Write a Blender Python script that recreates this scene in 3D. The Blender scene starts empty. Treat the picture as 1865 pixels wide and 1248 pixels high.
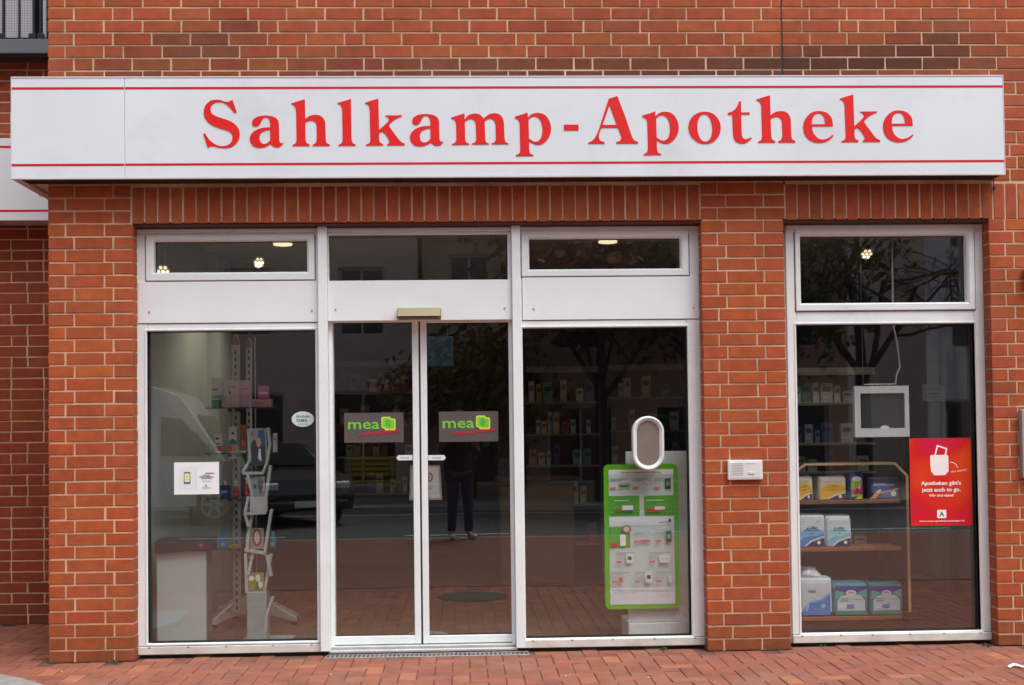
import bpy, math, random
import numpy as np
from mathutils import Vector, Matrix
from mathutils.geometry import tessellate_polygon
random.seed(7)
scene = bpy.context.scene
COL = scene.collection
R = math.radians

# ------------------------------------------------------------------ camera
IMG_W, IMG_H, FOC = 1865.0, 1248.0, 2240.0
CAM = Vector((0.0, -8.0, 1.433))
YAW, PIT, ROL, SHX, SHY = -3.49087692e-02, 2.78916276e-02, -1.19431431e-02, 13.06, -102.66

def ray(u, v):
    c, s = math.cos(ROL), math.sin(ROL)
    x = c*u - s*v; y = s*u + c*v
    cp, sp = math.cos(PIT), math.sin(PIT)
    Y = cp - y*sp; Z = sp + y*cp
    cy, sy = math.cos(YAW), math.sin(YAW)
    return Vector((cy*x - sy*Y, sy*x + cy*Y, Z))

def at(px, py, Y=0.0):
    """world (x, z) of a photograph point on the plane at depth Y"""
    d = ray((px - IMG_W/2 + SHX)/FOC, -(py - IMG_H/2 + SHY)/FOC)
    t = (Y - CAM.y)/d.y
    return CAM.x + d.x*t, CAM.z + d.z*t

def AX(px, py, Y=0.0): return at(px, py, Y)[0]
def AZ(px, py, Y=0.0): return at(px, py, Y)[1]

cd = bpy.data.cameras.new("camera")
cam = bpy.data.objects.new("camera", cd); COL.objects.link(cam)
fw = ray(0, 0); rt = ray(1, 0) - fw; up = ray(0, 1) - fw
cam.matrix_world = Matrix(((rt.x, up.x, -fw.x, CAM.x), (rt.y, up.y, -fw.y, CAM.y), (rt.z, up.z, -fw.z, CAM.z), (0, 0, 0, 1)))
cd.sensor_width = 36; cd.lens = FOC/IMG_W*36
cd.shift_x = SHX/IMG_W; cd.shift_y = -SHY/IMG_W
cd.clip_start = 0.05; cd.clip_end = 500
scene.camera = cam

# ------------------------------------------------------------------ sky, sun, exposure
SUN_EL, SUN_ROT = R(61), R(150)
w = bpy.data.worlds.new("World"); scene.world = w; w.use_nodes = True
nt = w.node_tree; nt.nodes.clear()
sky = nt.nodes.new('ShaderNodeTexSky'); sky.sky_type = 'NISHITA'; sky.sun_disc = False
sky.sun_elevation = SUN_EL; sky.sun_rotation = SUN_ROT; sky.air_density = 1.0; sky.dust_density = 3.0
hs = nt.nodes.new('ShaderNodeHueSaturation'); hs.inputs['Saturation'].default_value = 0.50
bg = nt.nodes.new('ShaderNodeBackground'); bg.inputs[1].default_value = 0.15
wo = nt.nodes.new('ShaderNodeOutputWorld')
nt.links.new(sky.outputs[0], hs.inputs['Color']); nt.links.new(hs.outputs[0], bg.inputs[0]); nt.links.new(bg.outputs[0], wo.inputs[0])
sl = bpy.data.lights.new("sun", 'SUN'); sl.energy = 1.6; sl.angle = R(32); sl.color = (1, .985, .96)
so = bpy.data.objects.new("sun", sl); COL.objects.link(so)
# direction the light comes from (Blender sky: rotation measured from +Y towards +X)
sd = Vector((math.sin(SUN_ROT)*math.cos(SUN_EL), math.cos(SUN_ROT)*math.cos(SUN_EL), math.sin(SUN_EL)))
so.rotation_euler = sd.to_track_quat('Z', 'Y').to_euler(); so.location = (0, -20, 30)
scene.view_settings.view_transform = 'Standard'; scene.view_settings.look = 'None'
scene.view_settings.exposure = 0.45; scene.view_settings.gamma = 1

# ------------------------------------------------------------------ materials
MATS = {}
def srgb(r, g, b):
    f = lambda c: (c/255/12.92) if c/255 <= .04045 else ((c/255+.055)/1.055)**2.4
    return (f(r), f(g), f(b))

def mat(name, col, rough=.5, var=.08, scale=6.0, bump=0.0, bscale=60.0, metal=0.0, emit=0.0, ecol=None, spec=.5, attr=None, dirt=0.0, coat=0.0):
    if name in MATS: return MATS[name]
    m = bpy.data.materials.new(name); m.use_nodes = True
    n = m.node_tree; b = n.nodes['Principled BSDF']
    tc = n.nodes.new('ShaderNodeTexCoord')
    nz = n.nodes.new('ShaderNodeTexNoise'); nz.inputs['Scale'].default_value = scale; nz.inputs['Detail'].default_value = 6
    n.links.new(tc.outputs['Object'], nz.inputs['Vector'])
    mr = n.nodes.new('ShaderNodeMapRange'); mr.inputs['From Min'].default_value = .3; mr.inputs['From Max'].default_value = .7
    mr.inputs['To Min'].default_value = 1-var; mr.inputs['To Max'].default_value = 1+var
    n.links.new(nz.outputs['Fac'], mr.inputs['Value'])
    mx = n.nodes.new('ShaderNodeMix'); mx.data_type = 'RGBA'; mx.blend_type = 'MULTIPLY'; mx.inputs[0].default_value = 1
    if attr:
        at_ = n.nodes.new('ShaderNodeAttribute'); at_.attribute_name = attr
        n.links.new(at_.outputs['Color'], mx.inputs[6])
    else:
        mx.inputs[6].default_value = (*col, 1)
    n.links.new(mr.outputs[0], mx.inputs[7])
    last = mx.outputs[2]
    if dirt > 0:
        n2 = n.nodes.new('ShaderNodeTexNoise'); n2.inputs['Scale'].default_value = 1.6; n2.inputs['Detail'].default_value = 8; n2.inputs['Roughness'].default_value = .7
        n.links.new(tc.outputs['Object'], n2.inputs['Vector'])
        r2 = n.nodes.new('ShaderNodeMapRange'); r2.inputs['From Min'].default_value = .52; r2.inputs['From Max'].default_value = .75
        r2.inputs['To Min'].default_value = 0; r2.inputs['To Max'].default_value = dirt
        n.links.new(n2.outputs['Fac'], r2.inputs['Value'])
        m2 = n.nodes.new('ShaderNodeMix'); m2.data_type = 'RGBA'
        m2.inputs[7].default_value = (.22, .18, .13, 1)
        n.links.new(r2.outputs[0], m2.inputs[0]); n.links.new(last, m2.inputs[6]); last = m2.outputs[2]
    n.links.new(last, b.inputs['Base Color'])
    b.inputs['Roughness'].default_value = rough; b.inputs['Metallic'].default_value = metal
    b.inputs['Specular IOR Level'].default_value = spec
    b.inputs['Coat Weight'].default_value = coat
    if emit > 0:
        b.inputs['Emission Color'].default_value = (*(ecol or col), 1); b.inputs['Emission Strength'].default_value = emit
    if bump > 0:
        n3 = n.nodes.new('ShaderNodeTexNoise'); n3.inputs['Scale'].default_value = bscale; n3.inputs['Detail'].default_value = 8
        n.links.new(tc.outputs['Object'], n3.inputs['Vector'])
        bp = n.nodes.new('ShaderNodeBump'); bp.inputs['Strength'].default_value = bump; bp.inputs['Distance'].default_value = .004
        n.links.new(n3.outputs['Fac'], bp.inputs['Height']); n.links.new(bp.outputs[0], b.inputs['Normal'])
    MATS[name] = m
    return m

def glass_mat(name, tint, f0, rough=0.0, wave=0.0):
    m = bpy.data.materials.new(name); m.use_nodes = True
    n = m.node_tree; n.nodes.clear()
    out = n.nodes.new('ShaderNodeOutputMaterial'); mix = n.nodes.new('ShaderNodeMixShader')
    tr = n.nodes.new('ShaderNodeBsdfTransparent'); tr.inputs[0].default_value = (*tint, 1)
    gl = n.nodes.new('ShaderNodeBsdfGlossy'); gl.inputs['Roughness'].default_value = rough; gl.inputs[0].default_value = (1, 1, 1, 1)
    ge = n.nodes.new('ShaderNodeNewGeometry')
    dt = n.nodes.new('ShaderNodeVectorMath'); dt.operation = 'DOT_PRODUCT'
    n.links.new(ge.outputs['Normal'], dt.inputs[0]); n.links.new(ge.outputs['Incoming'], dt.inputs[1])
    ab = n.nodes.new('ShaderNodeMath'); ab.operation = 'ABSOLUTE'; n.links.new(dt.outputs['Value'], ab.inputs[0])
    su = n.nodes.new('ShaderNodeMath'); su.operation = 'SUBTRACT'; su.inputs[0].default_value = 1; n.links.new(ab.outputs[0], su.inputs[1])
    pw = n.nodes.new('ShaderNodeMath'); pw.operation = 'POWER'; pw.inputs[1].default_value = 5; n.links.new(su.outputs[0], pw.inputs[0])
    ma = n.nodes.new('ShaderNodeMath'); ma.operation = 'MULTIPLY_ADD'; ma.inputs[1].default_value = 1-f0; ma.inputs[2].default_value = f0
    n.links.new(pw.outputs[0], ma.inputs[0])
    n.links.new(ma.outputs[0], mix.inputs[0]); n.links.new(tr.outputs[0], mix.inputs[1]); n.links.new(gl.outputs[0], mix.inputs[2])
    if wave > 0:
        tc = n.nodes.new('ShaderNodeTexCoord'); nz = n.nodes.new('ShaderNodeTexNoise'); nz.inputs['Scale'].default_value = 1.3; nz.inputs['Detail'].default_value = 1
        n.links.new(tc.outputs['Object'], nz.inputs['Vector'])
        bp = n.nodes.new('ShaderNodeBump'); bp.inputs['Strength'].default_value = 1; bp.inputs['Distance'].default_value = wave
        n.links.new(nz.outputs['Fac'], bp.inputs['Height']); n.links.new(bp.outputs[0], gl.inputs['Normal'])
    n.links.new(mix.outputs[0], out.inputs[0])
    MATS[name] = m
    return m

PANE = glass_mat('window_glass', (.98, .985, .98), .10, 0.0, .0004)
CLEAR = glass_mat('clear_acrylic', (.86, .92, .90), .05, .05)
BRICK = mat('brick', (0, 0, 0), .82, .15, 17, .6, 120, attr='col', dirt=.16)
PAVER = mat('paver', (0, 0, 0), .85, .16, 9, .6, 150, attr='col', dirt=.55)
MORTAR = mat('mortar', srgb(204, 172, 142), .95, .22, 5, .6, 200)
SAND = mat('joint_sand', (.13, .065, .045), .95, .3, 40)
WHITE = mat('white_frame', (.81, .86, .86), .38, .035, 3, dirt=.20)
WHITE_LOW = mat('white_sill', (.66, .64, .59), .5, .12, 9, dirt=.35)
PANELM = mat('white_panel', (.82, .86, .87), .42, .03, 2, dirt=.06)
SIGNW = mat('sign_acrylic', (.745, .80, .84), .30, .045, 1.1, dirt=.16)
SIGNTRIM = mat('sign_trim', (.70, .70, .72), .4, .05, 5)
RED = mat('sign_red', srgb(226, 24, 20), .4, .04, 4)
REDL = mat('sign_red_line', srgb(206, 26, 36), .4, .04, 4)
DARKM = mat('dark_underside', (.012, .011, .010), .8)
RUBBER = mat('rubber_black', (.012, .012, .013), .6)
STEEL = mat('steel', (.42, .42, .41), .38, .1, 20, metal=.8)
ALU = mat('aluminium', (.55, .55, .54), .4, .08, 10, metal=.5)
PLWHITE = mat('plastic_white', (.76, .80, .80), .4, .03)
GREYM = mat('grey_plastic', (.16, .18, .18), .5, .05)
BLACK = mat('black_plastic', (.015, .015, .016), .4, .05)

# ------------------------------------------------------------------ mesh building
ORG = {}
class MB:
    def __init__(s): s.v = []; s.f = []; s.mi = []; s.mats = []; s.c = []; s.cur = (1, 1, 1); s.m = 0
    def use(s, m):
        if m not in s.mats: s.mats.append(m)
        s.m = s.mats.index(m); return s
    def add(s, vs, fs):
        o = len(s.v); s.v += [tuple(p) for p in vs]; s.c += [s.cur]*len(vs)
        for f in fs: s.f.append(tuple(i+o for i in f)); s.mi.append(s.m)
        return s
    def box(s, x0, x1, y0, y1, z0, z1, bev=0.0):
        x0, x1 = sorted((x0, x1)); y0, y1 = sorted((y0, y1)); z0, z1 = sorted((z0, z1))
        if bev <= 0:
            vs = [(x, y, z) for z in (z0, z1) for y in (y0, y1) for x in (x0, x1)]
            fs = [(0, 2, 3, 1), (4, 5, 7, 6), (0, 1, 5, 4), (2, 6, 7, 3), (0, 4, 6, 2), (1, 3, 7, 5)]
            return s.add(vs, fs)
        b = min(bev, (x1-x0)*.45, (y1-y0)*.45, (z1-z0)*.45)
        vs = []; idx = {}
        for ix, (xa, sx) in enumerate(((x0, 1), (x1, -1))):
            for iy, (ya, sy) in enumerate(((y0, 1), (y1, -1))):
                for iz, (za, sz) in enumerate(((z0, 1), (z1, -1))):
                    for k, p in enumerate(((xa, ya+sy*b, za+sz*b), (xa+sx*b, ya, za+sz*b), (xa+sx*b, ya+sy*b, za))):
                        idx[ix, iy, iz, k] = len(vs); vs.append(p)
        I = lambda a, c, d, k: idx[a, c, d, k]
        fs = []
        for a in (0, 1):
            q = [I(a, 0, 0, 0), I(a, 1, 0, 0), I(a, 1, 1, 0), I(a, 0, 1, 0)]; fs.append(q if a else q[::-1])
            q = [I(0, a, 0, 1), I(1, a, 0, 1), I(1, a, 1, 1), I(0, a, 1, 1)]; fs.append(q[::-1] if a else q)
            q = [I(0, 0, a, 2), I(1, 0, a, 2), I(1, 1, a, 2), I(0, 1, a, 2)]; fs.append(q if a else q[::-1])
        for a in (0, 1):
            for c in (0, 1):
                fs.append([I(a, c, 0, 0), I(a, c, 1, 0), I(a, c, 1, 1), I(a, c, 0, 1)])
                fs.append([I(a, 0, c, 0), I(a, 1, c, 0), I(a, 1, c, 2), I(a, 0, c, 2)])
                fs.append([I(0, a, c, 1), I(1, a, c, 1), I(1, a, c, 2), I(0, a, c, 2)])
                for d in (0, 1): fs.append([I(a, c, d, 0), I(a, c, d, 1), I(a, c, d, 2)])
        return s.add(vs, fs)
    def prism(s, loops, d0, d1, fn):
        """extrude 2D loops (outer, holes...) from depth d0 to d1; fn(u,v,d)->xyz"""
        flat = [p for l in loops for p in l]; n = len(flat)
        tris = tessellate_polygon([[Vector((p[0], p[1], 0)) for p in l] for l in loops])
        vs = [fn(p[0], p[1], d0) for p in flat] + [fn(p[0], p[1], d1) for p in flat]
        fs = [tuple(t) for t in tris] + [tuple(i+n for i in reversed(t)) for t in tris]
        o = 0
        for l in loops:
            k = len(l)
            for i in range(k): j = (i+1) % k; fs.append((o+i, o+j, o+j+n, o+i+n))
            o += k
        return s.add(vs, fs)
    def xz(s, pts, y0, y1, holes=()):
        return s.prism([pts]+list(holes), y0, y1, lambda u, v, d: (u, d, v))
    def rings(s, rings, close=True, caps=True):
        n = len(rings[0]); vs = [p for r in rings for p in r]; fs = []
        for a in range(len(rings)-1):
            for i in range(n if close else n-1):
                j = (i+1) % n; fs.append((a*n+i, a*n+j, (a+1)*n+j, (a+1)*n+i))
        if caps: fs.append(tuple(range(n))[::-1]); fs.append(tuple((len(rings)-1)*n+i for i in range(n)))
        return s.add(vs, fs)
    def tube(s, pts, r, seg=8, r2=None):
        pts = [Vector(p) for p in pts]; rs = []
        for i, p in enumerate(pts):
            a = pts[max(i-1, 0)]; b = pts[min(i+1, len(pts)-1)]; t = (b-a).normalized()
            u = t.cross(Vector((0, 0, 1)) if abs(t.z) < .9 else Vector((1, 0, 0))).normalized(); v = t.cross(u)
            rr = r if r2 is None else r + (r2-r)*i/(len(pts)-1)
            rs.append([p + (u*math.cos(k*2*math.pi/seg) + v*math.sin(k*2*math.pi/seg))*rr for k in range(seg)])
        return s.rings(rs)
    def lathe(s, cx, cy, prof, seg=20, z=0):
        """vertical lathe, prof [(r, z)]"""
        return s.rings([[(cx+r*math.cos(k*2*math.pi/seg), cy+r*math.sin(k*2*math.pi/seg), z+h) for k in range(seg)] for r, h in prof])
    def frame(s, x0, x1, z0, z1, prof):
        """rectangular frame lofted through prof [(inset, y)] - closed loop of rectangles; inset may be 4-tuple l,r,b,t"""
        rs = []
        for ins, y in prof:
            l, r, b, t = ins if isinstance(ins, tuple) else (ins,)*4
            rs.append([(x0+l, y, z0+b), (x1-r, y, z0+b), (x1-r, y, z1-t), (x0+l, y, z1-t)])
        rs.append(rs[0])
        return s.rings(rs, caps=False)

def new_obj(name, mb, mats=None, parent=None, smooth=False, origin=None):
    me = bpy.data.meshes.new(name)
    if parent is not None: og = ORG[parent.name]
    elif origin is not None: og = Vector(origin)
    else:
        a = np.array(mb.v, dtype=float); og = Vector(((a[:, 0].min()+a[:, 0].max())/2, (a[:, 1].min()+a[:, 1].max())/2, a[:, 2].min()))
    me.from_pydata([(p[0]-og.x, p[1]-og.y, p[2]-og.z) for p in mb.v], [], mb.f)
    ms = mb.mats if mb.mats else ([mats] if mats else [])
    if mats is not None and not mb.mats: ms = [mats]
    for m in ms: me.materials.append(m)
    if len(ms) > 1: me.polygons.foreach_set('material_index', mb.mi)
    ca = me.color_attributes.new('col', 'FLOAT_COLOR', 'POINT')
    ca.data.foreach_set('color', np.array([(*c, 1) for c in mb.c], dtype=np.float32).ravel())
    me.update()
    # consistent outward normals
    import bmesh
    bm = bmesh.new(); bm.from_mesh(me); bmesh.ops.recalc_face_normals(bm, faces=bm.faces); bm.to_mesh(me); bm.free()
    if smooth: me.shade_smooth()
    o = bpy.data.objects.new(name, me); COL.objects.link(o)
    if parent is not None: o.parent = parent
    else: o.location = og
    ORG[o.name] = og
    return o

def tag(o, label=None, cat=None, group=None, kind=None):
    if label: o['label'] = label
    if cat: o['category'] = cat
    if group: o['group'] = group
    if kind: o['kind'] = kind
    return o

def empty(name, loc, label, cat, group=None):
    o = bpy.data.objects.new(name, None); COL.objects.link(o); o.location = loc; o.empty_display_size = .1
    ORG[o.name] = Vector(loc)
    return tag(o, label, cat, group)

def copy_tree(src, loc, label=None, rotz=None, scale=None):
    r = src.copy(); COL.objects.link(r); r.location = loc
    if label: r['label'] = label
    if rotz is not None: r.rotation_euler = (0, 0, rotz)
    if scale is not None: r.scale = scale
    for ch in list(src.children):
        c = ch.copy(); COL.objects.link(c); c.parent = r
        for g in list(ch.children):
            d = g.copy(); COL.objects.link(d); d.parent = c
    return r

def smooth_loop(pts):
    """pts: (x,y) smooth or (x,y,1) corner -> dense polyline, Catmull-Rom between corners"""
    n = len(pts); out = []
    for i in range(n):
        p0, p1, p2, p3 = pts[i-1], pts[i], pts[(i+1) % n], pts[(i+2) % n]
        a, b = Vector(p1[:2]), Vector(p2[:2])
        ta = (b-Vector(p0[:2]))*.5 if len(p1) == 2 else (b-a)*1.0
        tb = (Vector(p3[:2])-a)*.5 if len(p2) == 2 else (b-a)*1.0
        L = (b-a).length
        if ta.length > L*1.2: ta = ta.normalized()*L
        if tb.length > L*1.2: tb = tb.normalized()*L
        k = 1 if (len(p1) == 3 and len(p2) == 3) else 6
        for j in range(k):
            t = j/k; h = (2*t**3-3*t**2+1, t**3-2*t**2+t, -2*t**3+3*t**2, t**3-t**2)
            q = a*h[0] + ta*h[1] + b*h[2] + tb*h[3]; out.append((q.x, q.y))
    return out

def rrect(x0, x1, z0, z1, r, seg=6):
    pts = []
    for cx, cz, a0 in ((x1-r, z0+r, -90), (x1-r, z1-r, 0), (x0+r, z1-r, 90), (x0+r, z0+r, 180)):
        for k in range(seg+1):
            a = R(a0+90*k/seg); pts.append((cx+r*math.cos(a), cz+r*math.sin(a)))
    return pts

def ell(cx, cz, rx, rz, seg=28): return [(cx+rx*math.cos(2*math.pi*k/seg), cz+rz*math.sin(2*math.pi*k/seg)) for k in range(seg)]

def text_mb(mb, body, x, y, z, size, width=None, weight=0.0, shear=0.0, rot=0.0, align='LEFT', thick=.0006):
    """adds lettering in the XZ plane facing -Y; (x, z) = left end of the baseline"""
    cu = bpy.data.curves.new('t', 'FONT'); cu.body = body; cu.size = size; cu.offset = weight*size*.8; cu.shear = shear; cu.resolution_u = 2
    o = bpy.data.objects.new('t', cu); COL.objects.link(o)
    dg = bpy.context.evaluated_depsgraph_get(); me = bpy.data.meshes.new_from_object(o.evaluated_get(dg))
    vs = [v.co.copy() for v in me.vertices]; fs = [tuple(p.vertices) for p in me.polygons]
    bpy.data.objects.remove(o); bpy.data.curves.remove(cu); bpy.data.meshes.remove(me)
    if not vs: return mb
    x0 = min(v.x for v in vs); x1 = max(v.x for v in vs)
    k = 1.0 if width is None else width/max(1e-6, x1-x0)
    W = (x1-x0)*k; off = 0 if align == 'LEFT' else (-W/2 if align == 'CENTER' else -W)
    c, s = math.cos(rot), math.sin(rot); P = []
    for v in vs:
        a = (v.x-x0)*k + off; b = v.y
        P.append((x + a*c - b*s, y, z + a*s + b*c))
    return mb.add(P, fs)

# ================================================================== GROUND
COURSE = 0.08306; ZJ = 0.0712          # brick course height, top of the bottom course
XL = AX(88, 700); XA = AX(243, 700); XB = AX(1283, 790); XC = AX(1433.5, 790); XD = AX(1803, 500); XR = 4.6
ZT = 2.815; ZS = 3.061                  # underside and top of the soldier courses
YREC = 1.66; YF = 0.11                  # recessed wall plane; frame plane
YREV = YF

def brick_col(base=(.378, .073, .0175), spread=.075):
    k = 1 + random.uniform(-spread, spread)
    t = random.random()
    c = [base[0]*k, base[1]*k*(1+random.uniform(-.10, .14)), base[2]*k*(1+random.uniform(-.15, .2))]
    if t < .03: c = [c[0]*.84, c[1]*.82, c[2]*.9]
    elif t > .93: c = [c[0]*1.08, c[1]*1.20, c[2]*1.05]
    return tuple(c)

mb = MB().use(PAVER)
random.seed(3)
for i in range(-52, 66):
    for j in range(-30, 20):
        c = (i-j) % 4
        if c not in (0, 3): continue
        x0, y0 = i*.1052+.03, j*.1052-.02
        x1, y1 = (x0+.2104, y0+.1052) if c == 0 else (x0+.1052, y0+.2104)
        cx, cy = (x0+x1)/2, (y0+y1)/2
        if cy > YREC-.02: continue
        if cx > XL-.06 and cy > -.05:
            inopen = (XA+.09 < cx < XB-.09 or XC+.09 < cx < XD-.09)
            if not (inopen and cy < YF+.02): continue
        if -1.20 < cx < .42 and cy > -.02: continue
        g = .0020 + random.uniform(0, .0018)
        ax, ay = random.gauss(0, .0035), random.gauss(0, .0035); h = random.gauss(0, .0009)
        rz = random.gauss(0, .006)
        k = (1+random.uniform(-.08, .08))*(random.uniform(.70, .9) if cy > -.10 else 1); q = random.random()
        col = (.300*k, .102*k*random.uniform(.94, 1.08), .062*k*random.uniform(.9, 1.12))
        if q < .08: col = (.27*k, .106*k, .072*k)
        elif q > .92: col = (.38*k, .14*k, .075*k)
        mb.cur = col
        def P(x, y, z):
            dx, dy = x-cx, y-cy
            return (cx+dx-dy*rz, cy+dy+dx*rz, z + h + dx*ax + dy*ay)
        a = g; b = g+.0035
        vs = [P(x0+a, y0+a, -.05), P(x1-a, y0+a, -.05), P(x1-a, y1-a, -.05), P(x0+a, y1-a, -.05),
              P(x0+a, y0+a, -.003), P(x1-a, y0+a, -.003), P(x1-a, y1-a, -.003), P(x0+a, y1-a, -.003),
              P(x0+b, y0+b, 0), P(x1-b, y0+b, 0), P(x1-b, y1-b, 0), P(x0+b, y1-b, 0)]
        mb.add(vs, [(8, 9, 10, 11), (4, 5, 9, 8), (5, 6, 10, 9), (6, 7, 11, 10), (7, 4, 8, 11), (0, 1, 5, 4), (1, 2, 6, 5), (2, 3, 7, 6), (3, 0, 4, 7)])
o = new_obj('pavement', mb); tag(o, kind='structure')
# bedding sand in the joints
o = new_obj('pavement_bedding', MB().use(SAND).box(-5.6, 7.0, -3.22, 2.0, -.06, -.0065)); tag(o, kind='structure')

def paver_plane_mat():
    m = bpy.data.materials.new('paver_far'); m.use_nodes = True; n = m.node_tree; b = n.nodes['Principled BSDF']
    tc = n.nodes.new('ShaderNodeTexCoord'); br = n.nodes.new('ShaderNodeTexBrick')
    br.inputs['Scale'].default_value = 1; br.inputs['Brick Width'].default_value = .21; br.inputs['Row Height'].default_value = .105
    br.inputs['Mortar Size'].default_value = .004; br.inputs['Color1'].default_value = (.26, .105, .072, 1); br.inputs['Color2'].default_value = (.20, .085, .060, 1)
    br.inputs['Mortar'].default_value = (.12, .07, .05, 1)
    n.links.new(tc.outputs['Object'], br.inputs['Vector']); n.links.new(br.outputs[0], b.inputs['Base Color']); b.inputs['Roughness'].default_value = .85
    return m
ASPH = mat('asphalt', (.085, .085, .087), .9, .2, 12, .6, 90)
o = new_obj('pavement', MB().box(-30, 30, -8.6, -3.22, -.06, -.001), paver_plane_mat()); tag(o, kind='structure')
o = new_obj('pavement', MB().box(-30, -5.6, -3.22, 2.0, -.06, -.001), MATS['paver'].copy()); tag(o, kind='structure')
bm_ = bpy.data.materials['paver_far']; o.data.materials[0] = bm_
o = new_obj('pavement', MB().box(7.0, 30, -3.22, 2.0, -.06, -.001), bm_); tag(o, kind='structure')
CONC = mat('concrete_kerb', (.30, .29, .27), .9, .15, 14, .5, 80)
o = new_obj('kerb', MB().box(-30, 30, -8.74, -8.6, -.25, .0, .01), CONC); tag(o, kind='structure')
o = new_obj('road', MB().box(-60, 60, -16.2, -8.74, -.30, -.11), ASPH); tag(o, kind='structure')
o = new_obj('kerb', MB().box(-60, 60, -16.34, -16.2, -.25, .0, .01), CONC); tag(o, kind='structure')
o = new_obj('pavement', MB().box(-60, 60, -60, -16.34, -.30, -.001), mat('paving_slab', (.36, .33, .28), .9, .15, 5)); tag(o, kind='structure')
o = new_obj('ground', MB().box(-150, 150, -150, 100, -.6, -.31), mat('ground_soil', (.10, .10, .07), .95, .2, 3)); tag(o, kind='structure')
PAINTW = mat('road_paint', (.62, .62, .60), .7, .1, 10)
mb = MB()
for k in range(-8, 9): mb.box(k*3.4-.9, k*3.4+.7, -10.5, -10.38, -.109, -.105)
mb.box(-30, 30, -15.4, -15.28, -.109, -.105)
o = new_obj('road_marking', mb, PAINTW); tag(o, kind='structure')
# curved grey stone edging at the corner of the paving, bottom left
def gpt(px, py):
    d = ray((px - IMG_W/2 + SHX)/FOC, -(py - IMG_H/2 + SHY)/FOC); t = -CAM.z/d.z
    return (d.x*t, CAM.y + d.y*t)
edge = [gpt(a, b_) for a, b_ in ((-150, 1222), (-60, 1225), (0, 1230), (35, 1236), (62, 1243), (80, 1250), (95, 1262), (103, 1280))]
mb = MB().use(CONC).prism([edge + [(edge[-1][0]-.05, -1.9), (edge[0][0]-.2, -1.9)]], -.04, .006, lambda u, v, d: (u, v, d))
o = new_obj('kerb', mb); tag(o, kind='structure')

# ================================================================== BRICK BUILDING
bld = empty('brick_building', ((XL+XR)/2, .5, 0), 'orange red brick building with a white framed shop front on its ground floor', 'building')

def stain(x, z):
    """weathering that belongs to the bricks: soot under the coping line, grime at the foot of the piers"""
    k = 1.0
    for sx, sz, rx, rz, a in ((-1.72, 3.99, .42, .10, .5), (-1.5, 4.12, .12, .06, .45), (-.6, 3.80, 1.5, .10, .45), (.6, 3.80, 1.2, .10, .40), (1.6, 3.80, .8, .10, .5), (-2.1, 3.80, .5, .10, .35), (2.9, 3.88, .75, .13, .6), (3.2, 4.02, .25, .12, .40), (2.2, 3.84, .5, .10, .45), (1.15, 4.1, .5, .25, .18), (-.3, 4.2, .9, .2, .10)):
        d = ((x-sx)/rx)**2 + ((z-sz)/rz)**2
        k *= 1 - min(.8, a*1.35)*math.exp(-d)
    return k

def brick(mb, u0, u1, z0, z1, yf, mapf, depth=.10, base=(.378, .073, .0175)):
    b = .0022; j = random.gauss(0, .0008)
    u0 += random.gauss(0, .0008); u1 += random.gauss(0, .0008); z0 += random.gauss(0, .0006); z1 += random.gauss(0, .0006)
    c = brick_col(base); um, zm = (u0+u1)/2, (z0+z1)/2
    x_, y_, z_ = mapf(um, yf, zm); k = stain(x_, z_) if abs(y_) < .3 else 1
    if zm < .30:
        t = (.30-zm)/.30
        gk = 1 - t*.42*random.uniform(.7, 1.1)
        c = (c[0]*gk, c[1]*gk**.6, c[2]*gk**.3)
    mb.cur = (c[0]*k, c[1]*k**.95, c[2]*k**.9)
    y = yf + j
    q = [(u0+b, y, z0+b), (u1-b, y, z0+b), (u1-b, y, z1-b), (u0+b, y, z1-b), (u0, y+b, z0), (u1, y+b, z0), (u1, y+b, z1), (u0, y+b, z1),
         (u0, y+depth, z0), (u1, y+depth, z0), (u1, y+depth, z1), (u0, y+depth, z1)]
    q = [(p[0]+random.gauss(0, .0007), p[1]+random.gauss(0, .0004), p[2]+random.gauss(0, .0007)) if i < 8 else p for i, p in enumerate(q)]
    mb.add([mapf(*p) for p in q], [(0, 1, 2, 3), (0, 4, 5, 1), (1, 5, 6, 2), (2, 6, 7, 3), (3, 7, 4, 0), (4, 8, 9, 5), (5, 9, 10, 6), (6, 10, 11, 7), (7, 11, 8, 4)])

J = .0118
def courses(mb, u0, u1, k0, k1, first=(.172, .115), yf=0.0, mapf=lambda u, y, z: (u, y, z), header=0.0, depth=.10, base=(.378, .073, .0175)):
    for k in range(k0, k1):
        z0 = ZJ + (k-1)*COURSE + J if k > 0 else .004
        z1 = ZJ + k*COURSE
        u = u0; nxt = first[k % 2]; since = random.randint(0, 4)
        while u < u1-.03:
            e = u + nxt
            if e > u1 - .045: e = u1 + J
            brick(mb, u, e-J, z0, z1, yf, mapf, depth, base)
            u = e
            since += 1
            nxt = .25
            if header and since > 3 and random.random() < header: nxt = .125; since = 0

def soldiers(mb, u0, u1):
    n = round((u1-u0)/COURSE); s = (u1-u0)/n
    for i in range(n): brick(mb, u0+i*s+J/2, u0+(i+1)*s-J/2, ZT+.002, ZS-J, 0, lambda u, y, z: (u, y, z), base=(.36, .075, .022))

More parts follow.
